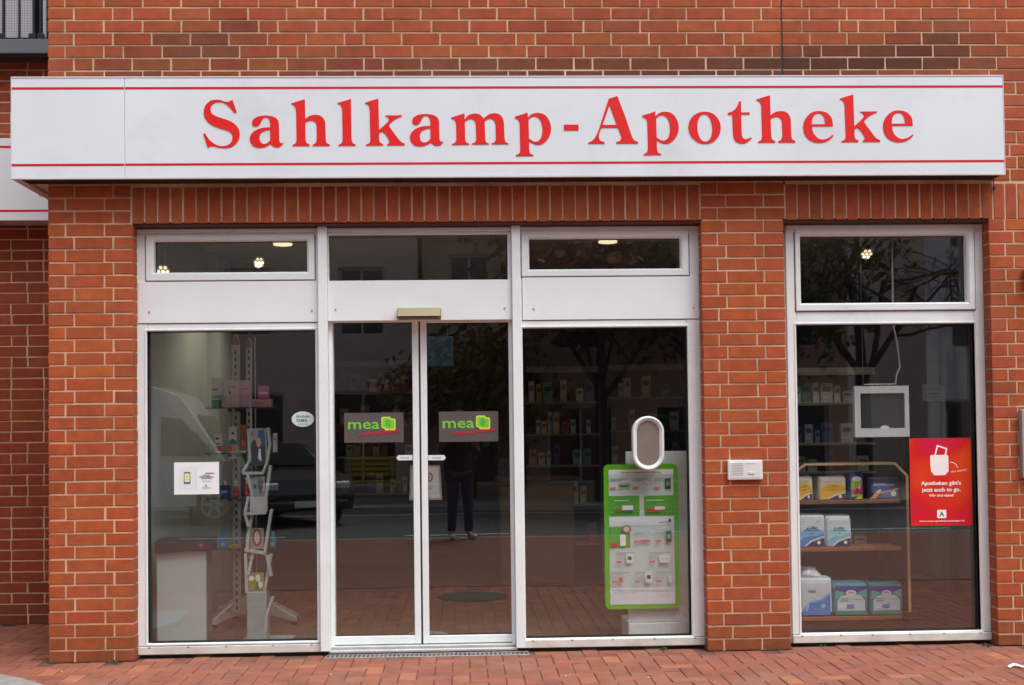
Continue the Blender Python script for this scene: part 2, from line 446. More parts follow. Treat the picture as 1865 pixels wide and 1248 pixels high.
random.seed(11)
mb = MB().use(BRICK)
ID = lambda u, y, z: (u, y, z)
KT = 33; KS = 37
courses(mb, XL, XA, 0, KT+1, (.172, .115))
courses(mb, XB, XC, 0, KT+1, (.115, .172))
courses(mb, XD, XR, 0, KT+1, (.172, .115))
XS0 = AX(240, 380); XS1 = AX(1275, 380); XS2 = AX(1430, 380)
for k0, k1, a, b_, f in ((KT+1, KS, XL, XS0-J, (.172, .115)), (KT+1, KS, XS1+J/2, XS2-J/2, (.115, .172))): courses(mb, a, b_, k0, k1, f)
soldiers(mb, XS0, XS1); soldiers(mb, XS2, XR)
XJT = AX(1423.5, 60)
courses(mb, XL, XJT-.004, KS, 62, (.172, .115), header=.22)
courses(mb, XJT+.006, XR, KS, 62, (.19, .14), header=.22)
new_obj('brick_wall', mb, parent=bld)
# side wall returning to the recessed wall
mb = MB().use(BRICK)
courses(mb, .115, YREC, 0, 62, (.115, .24), 0.0, lambda u, y, z: (XL + y, u, z))
new_obj('side_wall', mb, parent=bld)
mb = MB().use(BRICK)
courses(mb, -6.2, XL-.02, 0, 62, (.09, .21), YREC, ID, header=.25, base=(.27, .050, .018))  # darker brick base paints the shade of the recess into the colour
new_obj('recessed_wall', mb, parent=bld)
mb = MB().use(BRICK)  # unseen wall left of the recess, added to block light from that side
courses(mb, .0, YREC, 0, 62, (.115, .24), 0.0, lambda u, y, z: (-4.15 - y, u, z), base=(.27, .050, .018))  # face towards the recess darkened too, as painted shade
courses(mb, -6.2, -4.15, 0, 62, (.172, .115))
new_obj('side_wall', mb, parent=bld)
# mortar body behind the brick faces
r = .005
mb = MB().use(MORTAR)
mb.box(XL+r, XA-r, r, .32, 0, ZT+.01); mb.box(XB+r, XC-r, r, .32, 0, ZT+.01); mb.box(XD+r, XR, r, .32, 0, ZT+.01)
mb.box(XL+r, XR, r, .32, ZT+.01, ZS-.01)
mb.box(XL+r, XJT-.006, r, .32, ZS-.01, 5.2); mb.box(XJT+.006, XR, r, .32, ZS-.01, 5.2)
mb.box(XL+r, XL+.3, .325, YREC+.3, 0, 5.2)
mb.box(-6.2, XL, YREC+r, YREC+.3, 0, 5.2); mb.box(-6.2, -4.156, .005, YREC-.01, 0, 5.2)
new_obj('mortar', mb, parent=bld)
new_obj('expansion_joint', MB().box(XJT-.0055, XJT+.0055, .004, .03, ZS+.3, 5.2), RUBBER, parent=bld)
new_obj('lintel_edge', MB().box(XA-.02, XB+.02, .012, .10, ZT-.012, ZT+.0, .001).box(XC-.02, XD+.02, .012, .10, ZT-.012, ZT+.0, .001), mat('lintel_brown', (.075, .03, .018), .8), parent=bld)

# --------------------------------------------------------- window frames
GLY = YF+.055                     # glass plane
def pane(x0, x1, z0, z1, parent, y=GLY, name='pane'):
    o = new_obj(name, MB().box(x0-.006, x1+.006, y, y+.022, z0-.006, z1+.006), PANE, parent=parent)
    new_obj('gasket', MB().frame(x0-.001, x1+.001, z0-.001, z1+.001, [(-.004, y-.004), (.0035, y-.004), (.0035, y+.026), (-.004, y+.026)]), RUBBER, parent=parent)
    return o

def ringprof(w, y, d=.06, lip=.006):
    """picture-frame profile of width w with small chamfers"""
    return [(0, y+d), (0, y+lip*.5), (lip*.5, y), (w-lip*1.6, y), (w, y+lip*2.2), (w, y+d)]

def sash(x0, x1, z0, z1, g, parent, y=YF-.012):
    l, rr, b, t = g[0]-x0, x1-g[1], g[2]-z0, z1-g[3]
    pr = [((0, 0, 0, 0), y+.07), ((0, 0, 0, 0), y+.004), ((.004,)*4, y), ((l-.012, rr-.012, b-.012, t-.012), y), ((l, rr, b, t), y+.016), ((l, rr, b, t), y+.07)]
    o = new_obj('sash', MB().frame(x0, x1, z0, z1, pr), WHITE, parent=parent)
    new_obj('sash_gap', MB().frame(x0-.004, x1+.004, z0-.004, z1+.004, [(-.003, YF-.0015), (.003, YF-.0015), (.003, YF+.02), (-.003, YF+.02)]), mat('gap_grey', (.18, .18, .17), .8), parent=parent)
    pane(g[0], g[1], g[2], g[3], parent)
    return o

Y0 = YF
def zz(py, px, Y=YF): return AZ(px, py, Y)
ZB = .078                          # underside of the frames' bottom rail
X_A = AX(249, 800, Y0); X_B = AX(1279, 800, Y0)
M1a, M1b = AX(581, 800, Y0-.05), AX(598, 800, Y0-.05)
M2a, M2b = AX(936, 800, Y0-.05), AX(952, 800, Y0-.05)

def rect(px0, px1, py0, py1, pyc=None, Y=GLY):
    """world rectangle from photo edges on plane Y: x taken at mid height, z at mid width"""
    mx, my = (px0+px1)/2, (py0+py1)/2
    return AX(px0, my, Y), AX(px1, my, Y), AZ(mx, py1, Y), AZ(mx, py0, Y)

def screw(x, y, z, parent):
    m_ = MB().lathe(0, 0, [(.006, 0), (.006, .003)], 8)
    m_.v = [(x+v[0], y-v[2], z+v[1]) for v in m_.v]
    new_obj('screw', m_, STEEL, parent=parent)

def shop_window(xa, xb, ztop, trans_sash, trans_glass, panel_z, low_glass, label, xl_pad=None, screws=True):
    """one framed bay: solid members butted round a transom sash, a panel and a big pane; returns the frame part"""
    tg, lg = trans_glass, low_glass
    ts = trans_sash
    mb = MB().use(WHITE); y = YF; d = .07
    # stiles full height
    z0 = ZB
    mb.box(xa, lg[0], y, y+d, z0, ztop, .003); mb.box(lg[1], xb, y, y+d, z0, ztop, .003)
    # bottom rail, rail above the low glass
    mb.box(lg[0]+.0005, lg[1]-.0005, y+.0015, y+d, z0, lg[2], .004)
    mb.box(lg[0]+.0005, lg[1]-.0005, y+.0015, y+d, lg[3], panel_z[0] if panel_z else ts[2], .004)
    f = new_obj('window', mb, parent=bld); tag(f, label)
    # head member and fillers beside the sash
    mb = MB().use(WHITE)
    mb.box(lg[0]+.001, lg[1]-.001, y+.001, y+d, ts[3], ztop, .003)
    if panel_z: mb.box(lg[0]+.0008, lg[1]-.0008, y+.003, y+d, panel_z[1], ts[2], .002)
    if ts[0] > lg[0]+.004: mb.box(lg[0]+.001, ts[0]-.001, y+.0012, y+d, ts[2], ts[3], .002)
    if ts[1] < lg[1]-.004: mb.box(ts[1]+.001, lg[1]-.001, y+.0012, y+d, ts[2], ts[3], .002)
    new_obj('head_rail', mb, parent=f)
    # raised outer trim on the head as in the photo: two stepped beads
    new_obj('bead', MB().use(WHITE).box(xa+.002, xb-.002, y-.012, y+.004, ztop-.028, ztop-.004, .003).box(xa+.002, xb-.002, y-.006, y+.002, ztop-.048, ztop-.032, .002), parent=f)
    # step bead round the glass
    new_obj('glazing_bead', MB().use(WHITE).frame(lg[0]-.016, lg[1]+.016, lg[2]-.016, lg[3]+.016, [(0, y+.03), (0, y-.001), (.003, y-.005), (.010, y-.005), (.016, y+.008), (.016, y+.05)]), parent=f)
    pane(lg[0], lg[1], lg[2], lg[3], f)
    sash(ts[0], ts[1], ts[2], ts[3], tg, f)
    if panel_z:
        new_obj('panel', MB().box(xa+.012, xb-.004, y-.006, y+.02, panel_z[0]+.002, panel_z[1]-.002, .0015), PANELM, parent=f)
        new_obj('panel_seam', MB().box(xa+.012, xb-.004, y-.0012, y+.01, panel_z[0]-.003, panel_z[0]+.001), mat('gap_grey', (.18, .18, .17), .8), parent=f)
        if screws:
            for sx in (xa+.085, xb-.045): screw(sx, y-.007, panel_z[0]+.075, f)
    # sill and drain caps
    m_ = MB().use(WHITE_LOW).box(xa, xb, y-.012, y+d, .022, ZB-.004, .003)
    new_obj('sill', m_, parent=f)
    n = max(4, int((xb-xa)/.2))
    for i in range(n):
        sx = xa+.06+(xb-xa-.12)*i/(n-1)+random.uniform(-.02, .02)
        new_obj('sill_clip', MB().box(sx-.008, sx+.008, y-.015, y-.006, ZB-.012, ZB-.005, .002), mat('clip_grey', (.30, .27, .23), .7), parent=f)
    for sx in (xa+.10, lg[1]-.055): new_obj('drain_cap', MB().box(sx-.021, sx+.021, y-.010, y+.004, lg[2]-.036, lg[2]-.020, .005), PLWHITE, parent=f)
    return f

T1s = rect(270, 575, 430, 513); T1g = rect(284, 561, 441, 498); L1 = rect(272.5, 578, 604, 1167)
Z_T = ZT-.014
# common heights from the middle of the elevation
z_panel_top = AZ(760, 510, Y0); z_panel_bot = AZ(760, 584, Y0)
T3s = rect(949, 1251, 422, 505); T3g = rect(963, 1237, 436, 492); L3 = rect(954, 1253, 598, 1158)
wl = shop_window(X_A, M1a, Z_T, (T1s[0], T1s[1], T1s[2], T1s[3]), T1g, (L1[3]+.052, T1s[2]-.004), L1, 'white shop window bay with a slim transom, a display of remedies behind it')
wr = shop_window(M2b, X_B, Z_T, T3s, T3g, (L3[3]+.052, T3s[2]-.004), L3, 'white shop window bay with a slim transom and an oval speaking hatch')
# far right window
XE, XF = AX(1437, 780, Y0), AX(1797, 780, Y0)
T4s = rect(1441, 1768, 417, 567); T4g = rect(1454, 1755, 431, 553); L4 = rect(1451, 1775, 592, 1148)
wq = shop_window(XE, XF, Z_T, (L4[0]-.0, T4s[1], T4s[2], T4s[3]), T4g, None, L4, 'white shop window with a tall transom, shelves of packs behind it')
# closure of the gap between frame and brick
new_obj('frame_packer', MB().use(WHITE_LOW).box(XA-.03, X_A, YF+.02, YF+.08, .02, Z_T+.01).box(X_B, XB+.03, YF+.02, YF+.08, .02, Z_T+.01).box(XC-.03, XE, YF+.02, YF+.08, .02, Z_T+.01).box(XF, XD+.03, YF+.02, YF+.08, .02, Z_T+.01).box(XA, XD, YF+.03, YF+.08, Z_T, ZT+.02), parent=bld)

# mullions standing proud on both sides of the door
for a, b_ in ((M1a, M1b), (M2a, M2b)):
    new_obj('mullion', MB().use(WHITE).box(a, b_, YF-.05, YF+.08, .03, Z_T, .003), parent=bld)

# entrance with its transom and two sliding leaves
ea, eb = M1b, M2a
G5 = rect(600, 924, 425, 508)
zp1, zp0 = AZ(762, 511, YF), AZ(762, 584, YF)
mb = MB().use(WHITE)
mb.box(ea+.0005, eb-.0005, YF+.001, YF+.07, G5[3], Z_T, .003)
mb.box(ea+.0005, G5[0], YF+.001, YF+.07, zp1, G5[3], .003); mb.box(G5[1], eb-.0005, YF+.001, YF+.07, zp1, G5[3], .003)
mb.box(ea+.0005, ea+.022, YF+.03, YF+.16, .03, zp0, .002); mb.box(eb-.022, eb-.0005, YF+.03, YF+.16, .03, zp0, .002)
ent = new_obj('entrance_frame', mb, parent=bld)
pane(G5[0], G5[1], zp1+.004, G5[3], ent)
new_obj('bead', MB().use(WHITE).box(ea+.001, eb-.001, YF-.012, YF+.004, Z_T-.028, Z_T-.004, .003).box(ea+.001, eb-.001, YF-.006, YF+.002, Z_T-.052, Z_T-.034, .002), parent=ent)
new_obj('panel', MB().box(ea+.001, eb-.001, YF-.014, YF+.12, zp0, zp1, .002), PANELM, parent=ent)
for sx in (ea+.05, eb-.05): screw(sx, YF-.015, zp0+.075, ent)
YD = YF+.075
D1 = rect(604, 753, 588, 1158, Y=YD); D2 = rect(779.5, 930, 588, 1156, Y=YD)
xm = (D1[1]+D2[0])/2
def leaf(x0, x1, g):
    m = MB().use(WHITE); y = YD-.018; d = .04
    m.box(x0, g[0], y, y+d, .052, zp0+.02, .003); m.box(g[1], x1, y, y+d, .052, zp0+.02, .003)
    m.box(g[0]+.0004, g[1]-.0004, y+.001, y+d, .052, g[2], .003)
    m.box(g[0]+.0004, g[1]-.0004, y+.001, y+d, g[3], zp0+.02, .003)
    f = new_obj('sliding_door', m, parent=bld)
    pane(g[0], g[1], g[2], g[3], f, y=YD)
    return f
dl = leaf(ea+.024, xm-.006, D1); dr = leaf(xm+.006, eb-.024, D2)
new_obj('door_seal', MB().box(xm-.006, xm+.006, YD-.008, YD+.03, .052, zp0+.02), RUBBER, parent=dl)
new_obj('threshold', MB().use(ALU).box(ea-.01, eb+.01, YF-.03, YF+.16, .012, .030, .003).box(ea, eb, YF+.02, YF+.16, .030, .048, .003), parent=bld)
# slotted drain channel in front of the threshold
gx0, gx1 = AX(594, 1190, 0.02), AX(962, 1190, 0.02)
m_ = MB().use(STEEL); gy0, gy1 = -.045, YF-.03
m_.box(gx0, gx1, gy0, gy0+.012, -.03, .007, .001).box(gx0, gx1, gy1-.014, gy1, -.03, .007, .001)
n = 46; st = (gx1-gx0)/n
for i in range(n+1): m_.box(gx0+i*st-.007, gx0+i*st+.007, gy0+.0125, gy1-.0145, -.01, .0065, .001)
dg_ = new_obj('drain_grate', m_); tag(dg_, 'slotted steel drain channel set in the paving at the foot of the sliding doors', 'drain')
new_obj('channel_box', MB().box(gx0, gx1, gy0, gy1, -.05, -.02), RUBBER, parent=dg_)
# door sensor
SEN = mat('sensor_brass', (.25, .20, .10), .42, .06, 8, metal=.1)
sx0, sx1 = AX(722, 568, -.03), AX(803, 568, -.03); sz0, sz1 = AZ(763, 579, -.03), AZ(763, 559, -.03)
m_ = MB().use(SEN)
yb = YF-.014
secs = []
for x in (sx0+.000, sx0+.006, sx1-.006, sx1-.000):
    e = .006 if x in (sx0, sx1) else 0
    secs.append([(x, yb, sz0+e), (x, yb-.085+e, sz0+e), (x, yb-.095+e, sz0+.016), (x, yb-.060+e, sz1-e), (x, yb, sz1-e)])
m_.rings(secs)
sn = new_obj('door_sensor', m_); tag(sn, 'brass coloured motion sensor box over the sliding doors', 'sensor')
new_obj('lens', MB().box(sx0+.022, sx1-.022, yb-.0975, yb-.07, sz0+.004, sz0+.0125, .001), BLACK, parent=sn)

# --------------------------------------------------------- speaking hatch (part of the right bay)
hx0, hx1, hz0, hz1 = rect(1152, 1210, 758, 857, Y=GLY-.02)
cxh = (hx0+hx1)/2
def stad(x0, x1, z0, z1, seg=14):
    return rrect(x0, x1, z0, z1, (x1-x0)/2-1e-4, seg)
secs = []
for ins, y in ((0, GLY+.03), (0, GLY-.012), (.004, GLY-.022), (.010, GLY-.026), (.018, GLY-.022), (.022, GLY-.012), (.026, GLY-.012), (.030, GLY-.006), (.033, GLY+.0)):
    secs.append([(p[0], y, p[1]) for p in stad(hx0+ins, hx1-ins, hz0+ins, hz1-ins)])
ht = new_obj('speaking_hatch', MB().rings(secs, caps=False), PLWHITE, parent=wr, smooth=True)
new_obj('hatch_plate', MB().xz(stad(hx0+.031, hx1-.031, hz0+.031, hz1-.031), GLY-.004, GLY-.001).box(cxh-.004, cxh+.004, GLY-.0065, GLY-.004, (hz0+hz1)/2-.01, (hz0+hz1)/2-.002, .001), mat('hatch_brown', (.20, .165, .145), .45, .06, 12), parent=wr)

# ================================================================== SHOP SIGN
YS = -.17
sx0, sx1 = AX(20, 240, YS), AX(1829, 225, YS)
sz0 = (AZ(60, 326.5, YS)+AZ(1700, 314, YS))/2; sz1 = (AZ(60, 145.5, YS)+AZ(1700, 135, YS))/2
sign = empty('shop_sign', ((sx0+sx1)/2, -.1, sz0), 'long white lightbox sign reading Sahlkamp-Apotheke in red across the brick front', 'sign')
xj = AX(227, 235, YS)
def panel_box(xa, xb):
    m = MB().use(SIGNW)
    m.box(xa, xb, YS, YS+.012, sz0+.002, sz1-.002, .002)
    return new_obj('sign_face', m, parent=sign)
panel_box(sx0+.004, xj-.0012); panel_box(xj+.0012, sx1-.004)
m_ = MB().use(SIGNTRIM)
m_.box(sx0, sx1, YS-.003, YS+.02, sz1-.002, sz1+.006, .001).box(sx0, sx1, YS-.003, YS+.02, sz0-.010, sz0+.002, .001)
m_.box(sx0-.001, sx0+.004, YS-.002, YS+.02, sz0, sz1, .001).box(sx1-.004, sx1+.001, YS-.002, YS+.02, sz0, sz1, .001)
new_obj('sign_trim', m_, parent=sign)
new_obj('sign_housing', MB().use(SIGNTRIM).box(sx0+.001, sx1-.001, YS+.0125, -.002, sz0+.012, sz1+.004, .002).box(sx0+.001, sx0+.20, -.001, YREC-.215, sz0+.012, sz1+.004, .002), parent=sign)
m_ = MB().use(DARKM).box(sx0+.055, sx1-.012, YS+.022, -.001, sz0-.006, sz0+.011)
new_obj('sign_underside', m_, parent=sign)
new_obj('return_rail', MB().use(SIGNTRIM).box(sx0, sx0+.052, YS+.021, YREC-.215, sz0-.008, sz0+.011, .002), parent=sign)
# wires ring on the return
m_ = MB().use(STEEL); hx, hz = AX(75, 354, .3), AZ(75, 354, .3)
m_.tube([(hx+.014*math.cos(t*math.pi/6), .3, hz+.014*math.sin(t*math.pi/6)) for t in range(12)], .0025, 6).tube([(hx+.014, .3, hz), (hx+.05, .3, hz-.002)], .003, 6)
new_obj('sign_hook', m_, parent=sign)
m_ = MB().use(RUBBER).tube([(AX(1809, 335), -.008, sz0-.01), (AX(1809, 335), -.008, sz0-.055)], .003, 6).box(AX(1809, 335)-.008, AX(1809, 335)+.008, -.02, -.004, sz0-.075, sz0-.055, .003)
new_obj('sign_cable', m_, parent=sign)
zl1 = (AZ(120, 163.5, YS)+AZ(1700, 155.5, YS))/2; zl0 = (AZ(120, 302.5, YS)+AZ(1700, 292, YS))/2
for z in (zl0, zl1):
    new_obj('red_line', MB().use(REDL).box(sx0+.004, xj-.003, YS-.0012, YS+.002, z-.0075, z+.0075).box(xj+.003, sx1-.004, YS-.0012, YS+.002, z-.0075, z+.0075), parent=sign)

# lettering: outlines drawn as paths (x, y down, 1 = corner)
GL = {
'S': (9.6, [[(610,200,1),(640,280),(685,420,1),(652,437,1),(590,365),(520,293),(450,252),(370,240),(290,262),(240,312),(228,372),(250,438),(310,482),(400,517),(500,550),(600,595),(682,660),(730,750),(733,850),(700,940),(640,1005),(560,1045),(460,1055),(370,1045),(280,1022),(220,1026),(178,1052,1),(150,970),(120,870),(97,808,1),(128,790,1),(158,840),(205,905),(270,962),(350,1005),(430,1020),(520,1003),(583,955),(608,880),(600,815),(562,768),(490,735),(400,710),(300,670),(200,610),(135,530),(108,440),(120,345),(162,270),(235,215),(330,198),(410,207),(480,232),(540,235),(585,217)]]),
'a': (9.6, [[(1500,962,1),(1475,1000),(1435,1030),(1385,1040),(1335,1030),(1297,1005),(1272,982,1),(1230,1010),(1165,1038),(1090,1048),(1000,1032),(940,980),(912,900),(930,820),(990,755),(1080,712),(1180,692),(1268,688,1),(1268,610),(1252,545),(1212,514),(1160,518),(1125,560),(1102,612),(1070,655),(1020,674),(970,655),(952,605),(975,548),(1040,503),(1120,484),(1200,480),(1300,492),(1370,522),(1410,572),(1422,640,1),(1426,900,1),(1436,950),(1462,968)],[(1268,732,1),(1210,740),(1140,765),(1097,810),(1083,880),(1102,950),(1150,980),(1205,972),(1268,922,1)]]),
'h': (9.6, [[(343,193,1),(347,545,1),(400,502),(470,475),(550,470),(620,490),(672,540),(697,610,1),(702,900,1),(720,965),(770,990,1),(770,1018,1),(478,1018,1),(474,992,1),(515,975),(540,930),(547,860,1),(543,680,1),(533,620),(500,582),(450,570),(400,580),(347,608,1),(350,900,1),(368,962),(418,990,1),(420,1018,1),(120,1018,1),(120,1000,1),(165,980),(190,930),(192,850,1),(188,400,1),(172,325),(142,295),(105,280,1),(105,265,1),(230,225)]]),
'l': (9.6, [[(1148,187,1),(1154,900,1),(1175,967),(1225,990,1),(1225,1014,1),(925,1014,1),(925,995,1),(970,975),(995,930),(998,850,1),(994,370,1),(970,300),(915,275,1),(915,258,1),(1040,222)]]),
'k': (9.6, [[(285,185,1),(292,735,1),(400,640),(452,585),(465,545),(442,510),(405,498,1),(405,480,1),(692,478,1),(695,497,1),(640,517),(560,560),(500,610),(463,650,1),(480,688),(560,800),(620,885),(680,950),(740,980,1),(738,1008,1),(430,1008,1),(432,990,1),(462,970),(468,930),(440,870),(400,812),(345,762,1),(292,800,1),(293,900,1),(308,955),(360,985,1),(360,1010,1),(62,1010,1),(62,990,1),(110,975),(135,930),(137,850,1),(130,370,1),(110,298),(50,270,1),(50,255,1),(170,215)]]),
'm': (8.915, [[(325,415,1),(325,512,1),(380,450),(440,422),(510,418),(570,435),(610,468),(635,500,1),(690,450),(750,420),(820,412),(890,433),(940,488),(962,570,1),(970,820,1),(987,882),(1035,905,1),(1035,918,1),(760,920,1),(760,900,1),(805,885),(826,840),(828,780,1),(825,600,1),(803,535),(750,502),(700,512),(650,545,1),(655,830,1),(672,885),(715,905,1),(715,920,1),(440,923,1),(440,903,1),(485,890),(506,850),(508,790,1),(505,610,1),(490,540),(440,507),(390,512),(328,552,1),(330,830,1),(347,885),(395,908,1),(395,925,1),(120,928,1),(120,908,1),(165,892),(185,850),(187,790,1),(185,590,1),(165,525),(108,495,1),(108,478,1),(210,450)]]),
'p': (8.915, [[(1350,400,1),(1352,480,1),(1400,437),(1460,413),(1530,408),(1615,432),(1680,500),(1718,595),(1726,690),(1697,790),(1640,870),(1565,918),(1510,928),(1440,910),(1368,875,1),(1368,1010,1),(1385,1070),(1435,1092,1),(1435,1107,1),(1155,1112,1),(1155,1090,1),(1200,1070),(1220,1020),(1222,960,1),(1218,600,1),(1210,545),(1185,510),(1140,490,1),(1140,465,1),(1250,435)],[(1362,520,1),(1400,482),(1460,463),(1520,485),(1560,540),(1583,640),(1580,740),(1553,828),(1500,872),(1440,872),(1366,825,1)]]),
'-': (7.77, [[(132,522,1),(340,522,1),(340,604,1),(132,604,1)]]),
'A': (7.77, [[(895,117,1),(1000,400,1),(1085,670,1),(1118,738),(1180,770,1),(1180,790,1),(872,790,1),(872,768,1),(915,755),(940,722),(936,675),(895,565,1),(665,565,1),(632,650),(628,710),(650,750),(706,770,1),(706,792,1),(475,792,1),(475,775,1),(530,747),(580,690),(625,595,1),(700,370,1),(772,155,1)],[(783,245,1),(680,525,1),(880,525,1)]]),
'o': (8.88, [[(390,388),(480,402),(560,450),(620,535),(645,640),(625,750),(565,838),(480,893),(385,908),(290,890),(200,828),(142,740),(122,640),(147,530),(210,450),(300,402)],[(395,430),(450,462),(490,545),(507,650),(495,760),(460,838),(400,870),(335,850),(290,778),(268,670),(275,555),(308,472),(350,438)]]),
't': (8.88, [[(978,222,1),(978,400,1),(1115,400,1),(1118,432,1),(978,435,1),(981,700,1),(985,770),(1005,815),(1045,832),(1095,820),(1135,802,1),(1146,815,1),(1110,850),(1050,890),(980,903),(910,885),(862,838),(842,765),(840,700,1),(835,438,1),(765,438,1),(765,405,1),(830,385),(888,340),(925,280),(945,222,1)]]),
'e': (8.109, [[(543,570,1),(532,470),(490,400),(425,360),(330,345),(240,365),(160,430),(112,520),(105,610),(130,700),(190,768),(270,805),(360,812),(440,795),(510,750),(550,708,1),(538,695,1),(480,738),(410,762),(340,755),(280,710),(245,645),(235,570,1)],[(232,540,1),(243,455),(285,395),(340,380),(390,400),(420,460),(430,540,1)]]),
}
# letter, photo x of its zero, photo y of the zero at that zoom origin
PLACE = [('S', 360, 160), ('a', 360, 160), ('h', 520, 160), ('l', 520, 160), ('k', 660, 160), ('a', 660-8.3, 160-2.6), ('m', 810, 160), ('p', 810, 160), ('-', 1010, 160), ('A', 1010, 160),
         ('p', 1170.3-127.9, 203.6-205.5+160), ('o', 1240, 160), ('t', 1240, 160), ('h', 1378.5-10.9, 174-180.1+160), ('e', 1450, 160), ('k', 1530.6-665.2+660, 173-179.3+160), ('e', 1608.4-1462.9+1450, 201.5-202.5+160)]
base_w = {}
for ch, ox, oy in PLACE:
    s, loops = GL[ch]
    ref = {'S': 1018, 'a': 1018, 'h': 1018, 'l': 1014, 'k': 1010, 'm': 924, 'p': 919, '-': 790, 'A': 790, 'o': 882, 't': 882, 'e': 797}[ch]
    pls = []
    xa = ox + loops[0][0][0]/s; ya = oy + ref/s
    # fixed-scale placement on the face: x from the photo, heights straight from a common baseline
    X0 = AX(xa, 235, YS); px_m = (AX(xa+50, 235, YS)-X0)/50
    Zb = AZ(xa, ya, YS)
    for lp in loops:
        pls.append([(X0 + (p[0]-loops[0][0][0])/s*px_m, Zb - (p[1]-ref)/s*px_m) for p in smooth_loop(lp)])
    new_obj('letter', MB().use(RED).xz(pls[0], YS-.0035, YS+.002, pls[1:]), parent=sign)

# second sign box on the recessed wall
Y2 = YREC-.21
q0 = -4.14; q1 = sx0+.12
qz0, qz1 = AZ(45, 402, Y2), AZ(45, 252, Y2)
s2 = empty('shop_sign', ((q0+q1)/2, Y2, qz0), 'plain white sign band with two red lines on the set back brick wall', 'sign')
new_obj('sign_face', MB().use(SIGNW).box(q0, q1, Y2, YREC-.002, qz0, qz1, .003), parent=s2)
for z in (AZ(45, 267.5, Y2), AZ(45, 384, Y2)): new_obj('red_line', MB().use(REDL).box(q0, q1-.01, Y2-.0015, Y2+.002, z-.008, z+.008), parent=s2)

# balcony above the recess
YB = 1.50
by0, by1 = AZ(42, 97, YB), AZ(42, 71, YB)
bxr = XL-.012
balc = empty('balcony', (-4.4, 1.2, by0), 'grey edged balcony with wired glass railing above the recess', 'balcony')
new_obj('slab', MB().use(mat('slab_grey', (.13, .155, .165), .55, .06, 4)).box(-4.14, bxr, YB, YREC-.002, by0, by1, .004), parent=balc)
new_obj('slab_shadow_strip', MB().use(RUBBER).box(-4.14, bxr, YB+.02, YREC-.002, by0-.02, by0-.001), parent=balc)  # black strip that paints the shadow line beneath the slab
def wired():
    m = bpy.data.materials.new('wired_glass'); m.use_nodes = True; n = m.node_tree; b = n.nodes['Principled BSDF']
    tc = n.nodes.new('ShaderNodeTexCoord'); br = n.nodes.new('ShaderNodeTexBrick'); br.offset = 0
    br.inputs['Scale'].default_value = 1; br.inputs['Brick Width'].default_value = .02; br.inputs['Row Height'].default_value = .02; br.inputs['Mortar Size'].default_value = .0012
    br.inputs['Color1'].default_value = (.42, .43, .46, 1); br.inputs['Color2'].default_value = (.38, .39, .42, 1); br.inputs['Mortar'].default_value = (.14, .14, .15, 1)
    mp = n.nodes.new('ShaderNodeMapping'); mp.inputs['Rotation'].default_value = (R(90), 0, 0)
    n.links.new(tc.outputs['Object'], mp.inputs[0]); n.links.new(mp.outputs[0], br.inputs['Vector']); n.links.new(br.outputs[0], b.inputs['Base Color']); b.inputs['Roughness'].default_value = .25
    return m
WG = wired()
YP = YB+.03
for a, b_ in ((10, 35.5), (37, 59), (78, 84), (-30, 4)):
    new_obj('glass_panel', MB().box(AX(a, 40, YP), min(AX(b_, 40, YP), bxr), YP, YP+.01, by1+.02, by1+1.0), WG, parent=balc)
for a in (7, 36, 62, 74):
    new_obj('post', MB().box(AX(a, 40, YP)-.008, AX(a, 40, YP)+.008, YP-.012, YP+.03, by1, by1+1.05, .002), BLACK, parent=balc)
for a in (3, 60, 75): new_obj('post_foot', MB().box(AX(a, 40, YP)-.03, AX(a, 40, YP)+.028, YP-.02, YP+.05, by1, by1+.05, .006), BLACK, parent=balc)
new_obj('handrail', MB().box(-4.14, bxr, YP-.02, YP+.03, by1+1.05, by1+1.09, .004), BLACK, parent=balc)
new_obj('balcony_door', MB().use(mat('dark_glass', (.02, .02, .022), .1)).box(-4.1, bxr-.02, YREC-.03, YREC-.008, by1+.01, by1+1.3), parent=balc)

# ------------------------------------------------------------------ fittings on the brick
x0, x1, z0, z1 = rect(1326, 1389, 838.5, 874, Y=-.03)
ic = new_obj('intercom', MB().use(PLWHITE).box(x0, x1, -.032, .004, z0, z1, .004)); tag(ic, 'white intercom plate screwed to the brick pier between door and window', 'intercom')
new_obj('face_plate', MB().use(mat('plate_grey', (.72, .74, .73), .4)).box(x0+.012, x1-.012, -.0345, -.031, z0+.012, z1-.012, .0015), parent=ic)
m_ = MB().use(mat('line_grey', (.36, .36, .35), .6))
for i in range(8): m_.box(x0+.024, x0+.098, -.0355, -.034, z0+.030+i*.0105, z0+.0335+i*.0105)
new_obj('speaker_slots', m_, parent=ic)
new_obj('button', MB().use(mat('button_ivory', (.66, .66, .58), .4)).box(x0+.130, x0+.175, -.039, -.034, z0+.036, z0+.052, .002), parent=ic)
m_ = MB().use(mat('line_grey', (.36, .36, .35), .6))
text_mb(m_, 'Notdienst', x0+.120, -.0356, z1-.026, .014, width=.06)
new_obj('lettering', m_, parent=ic)

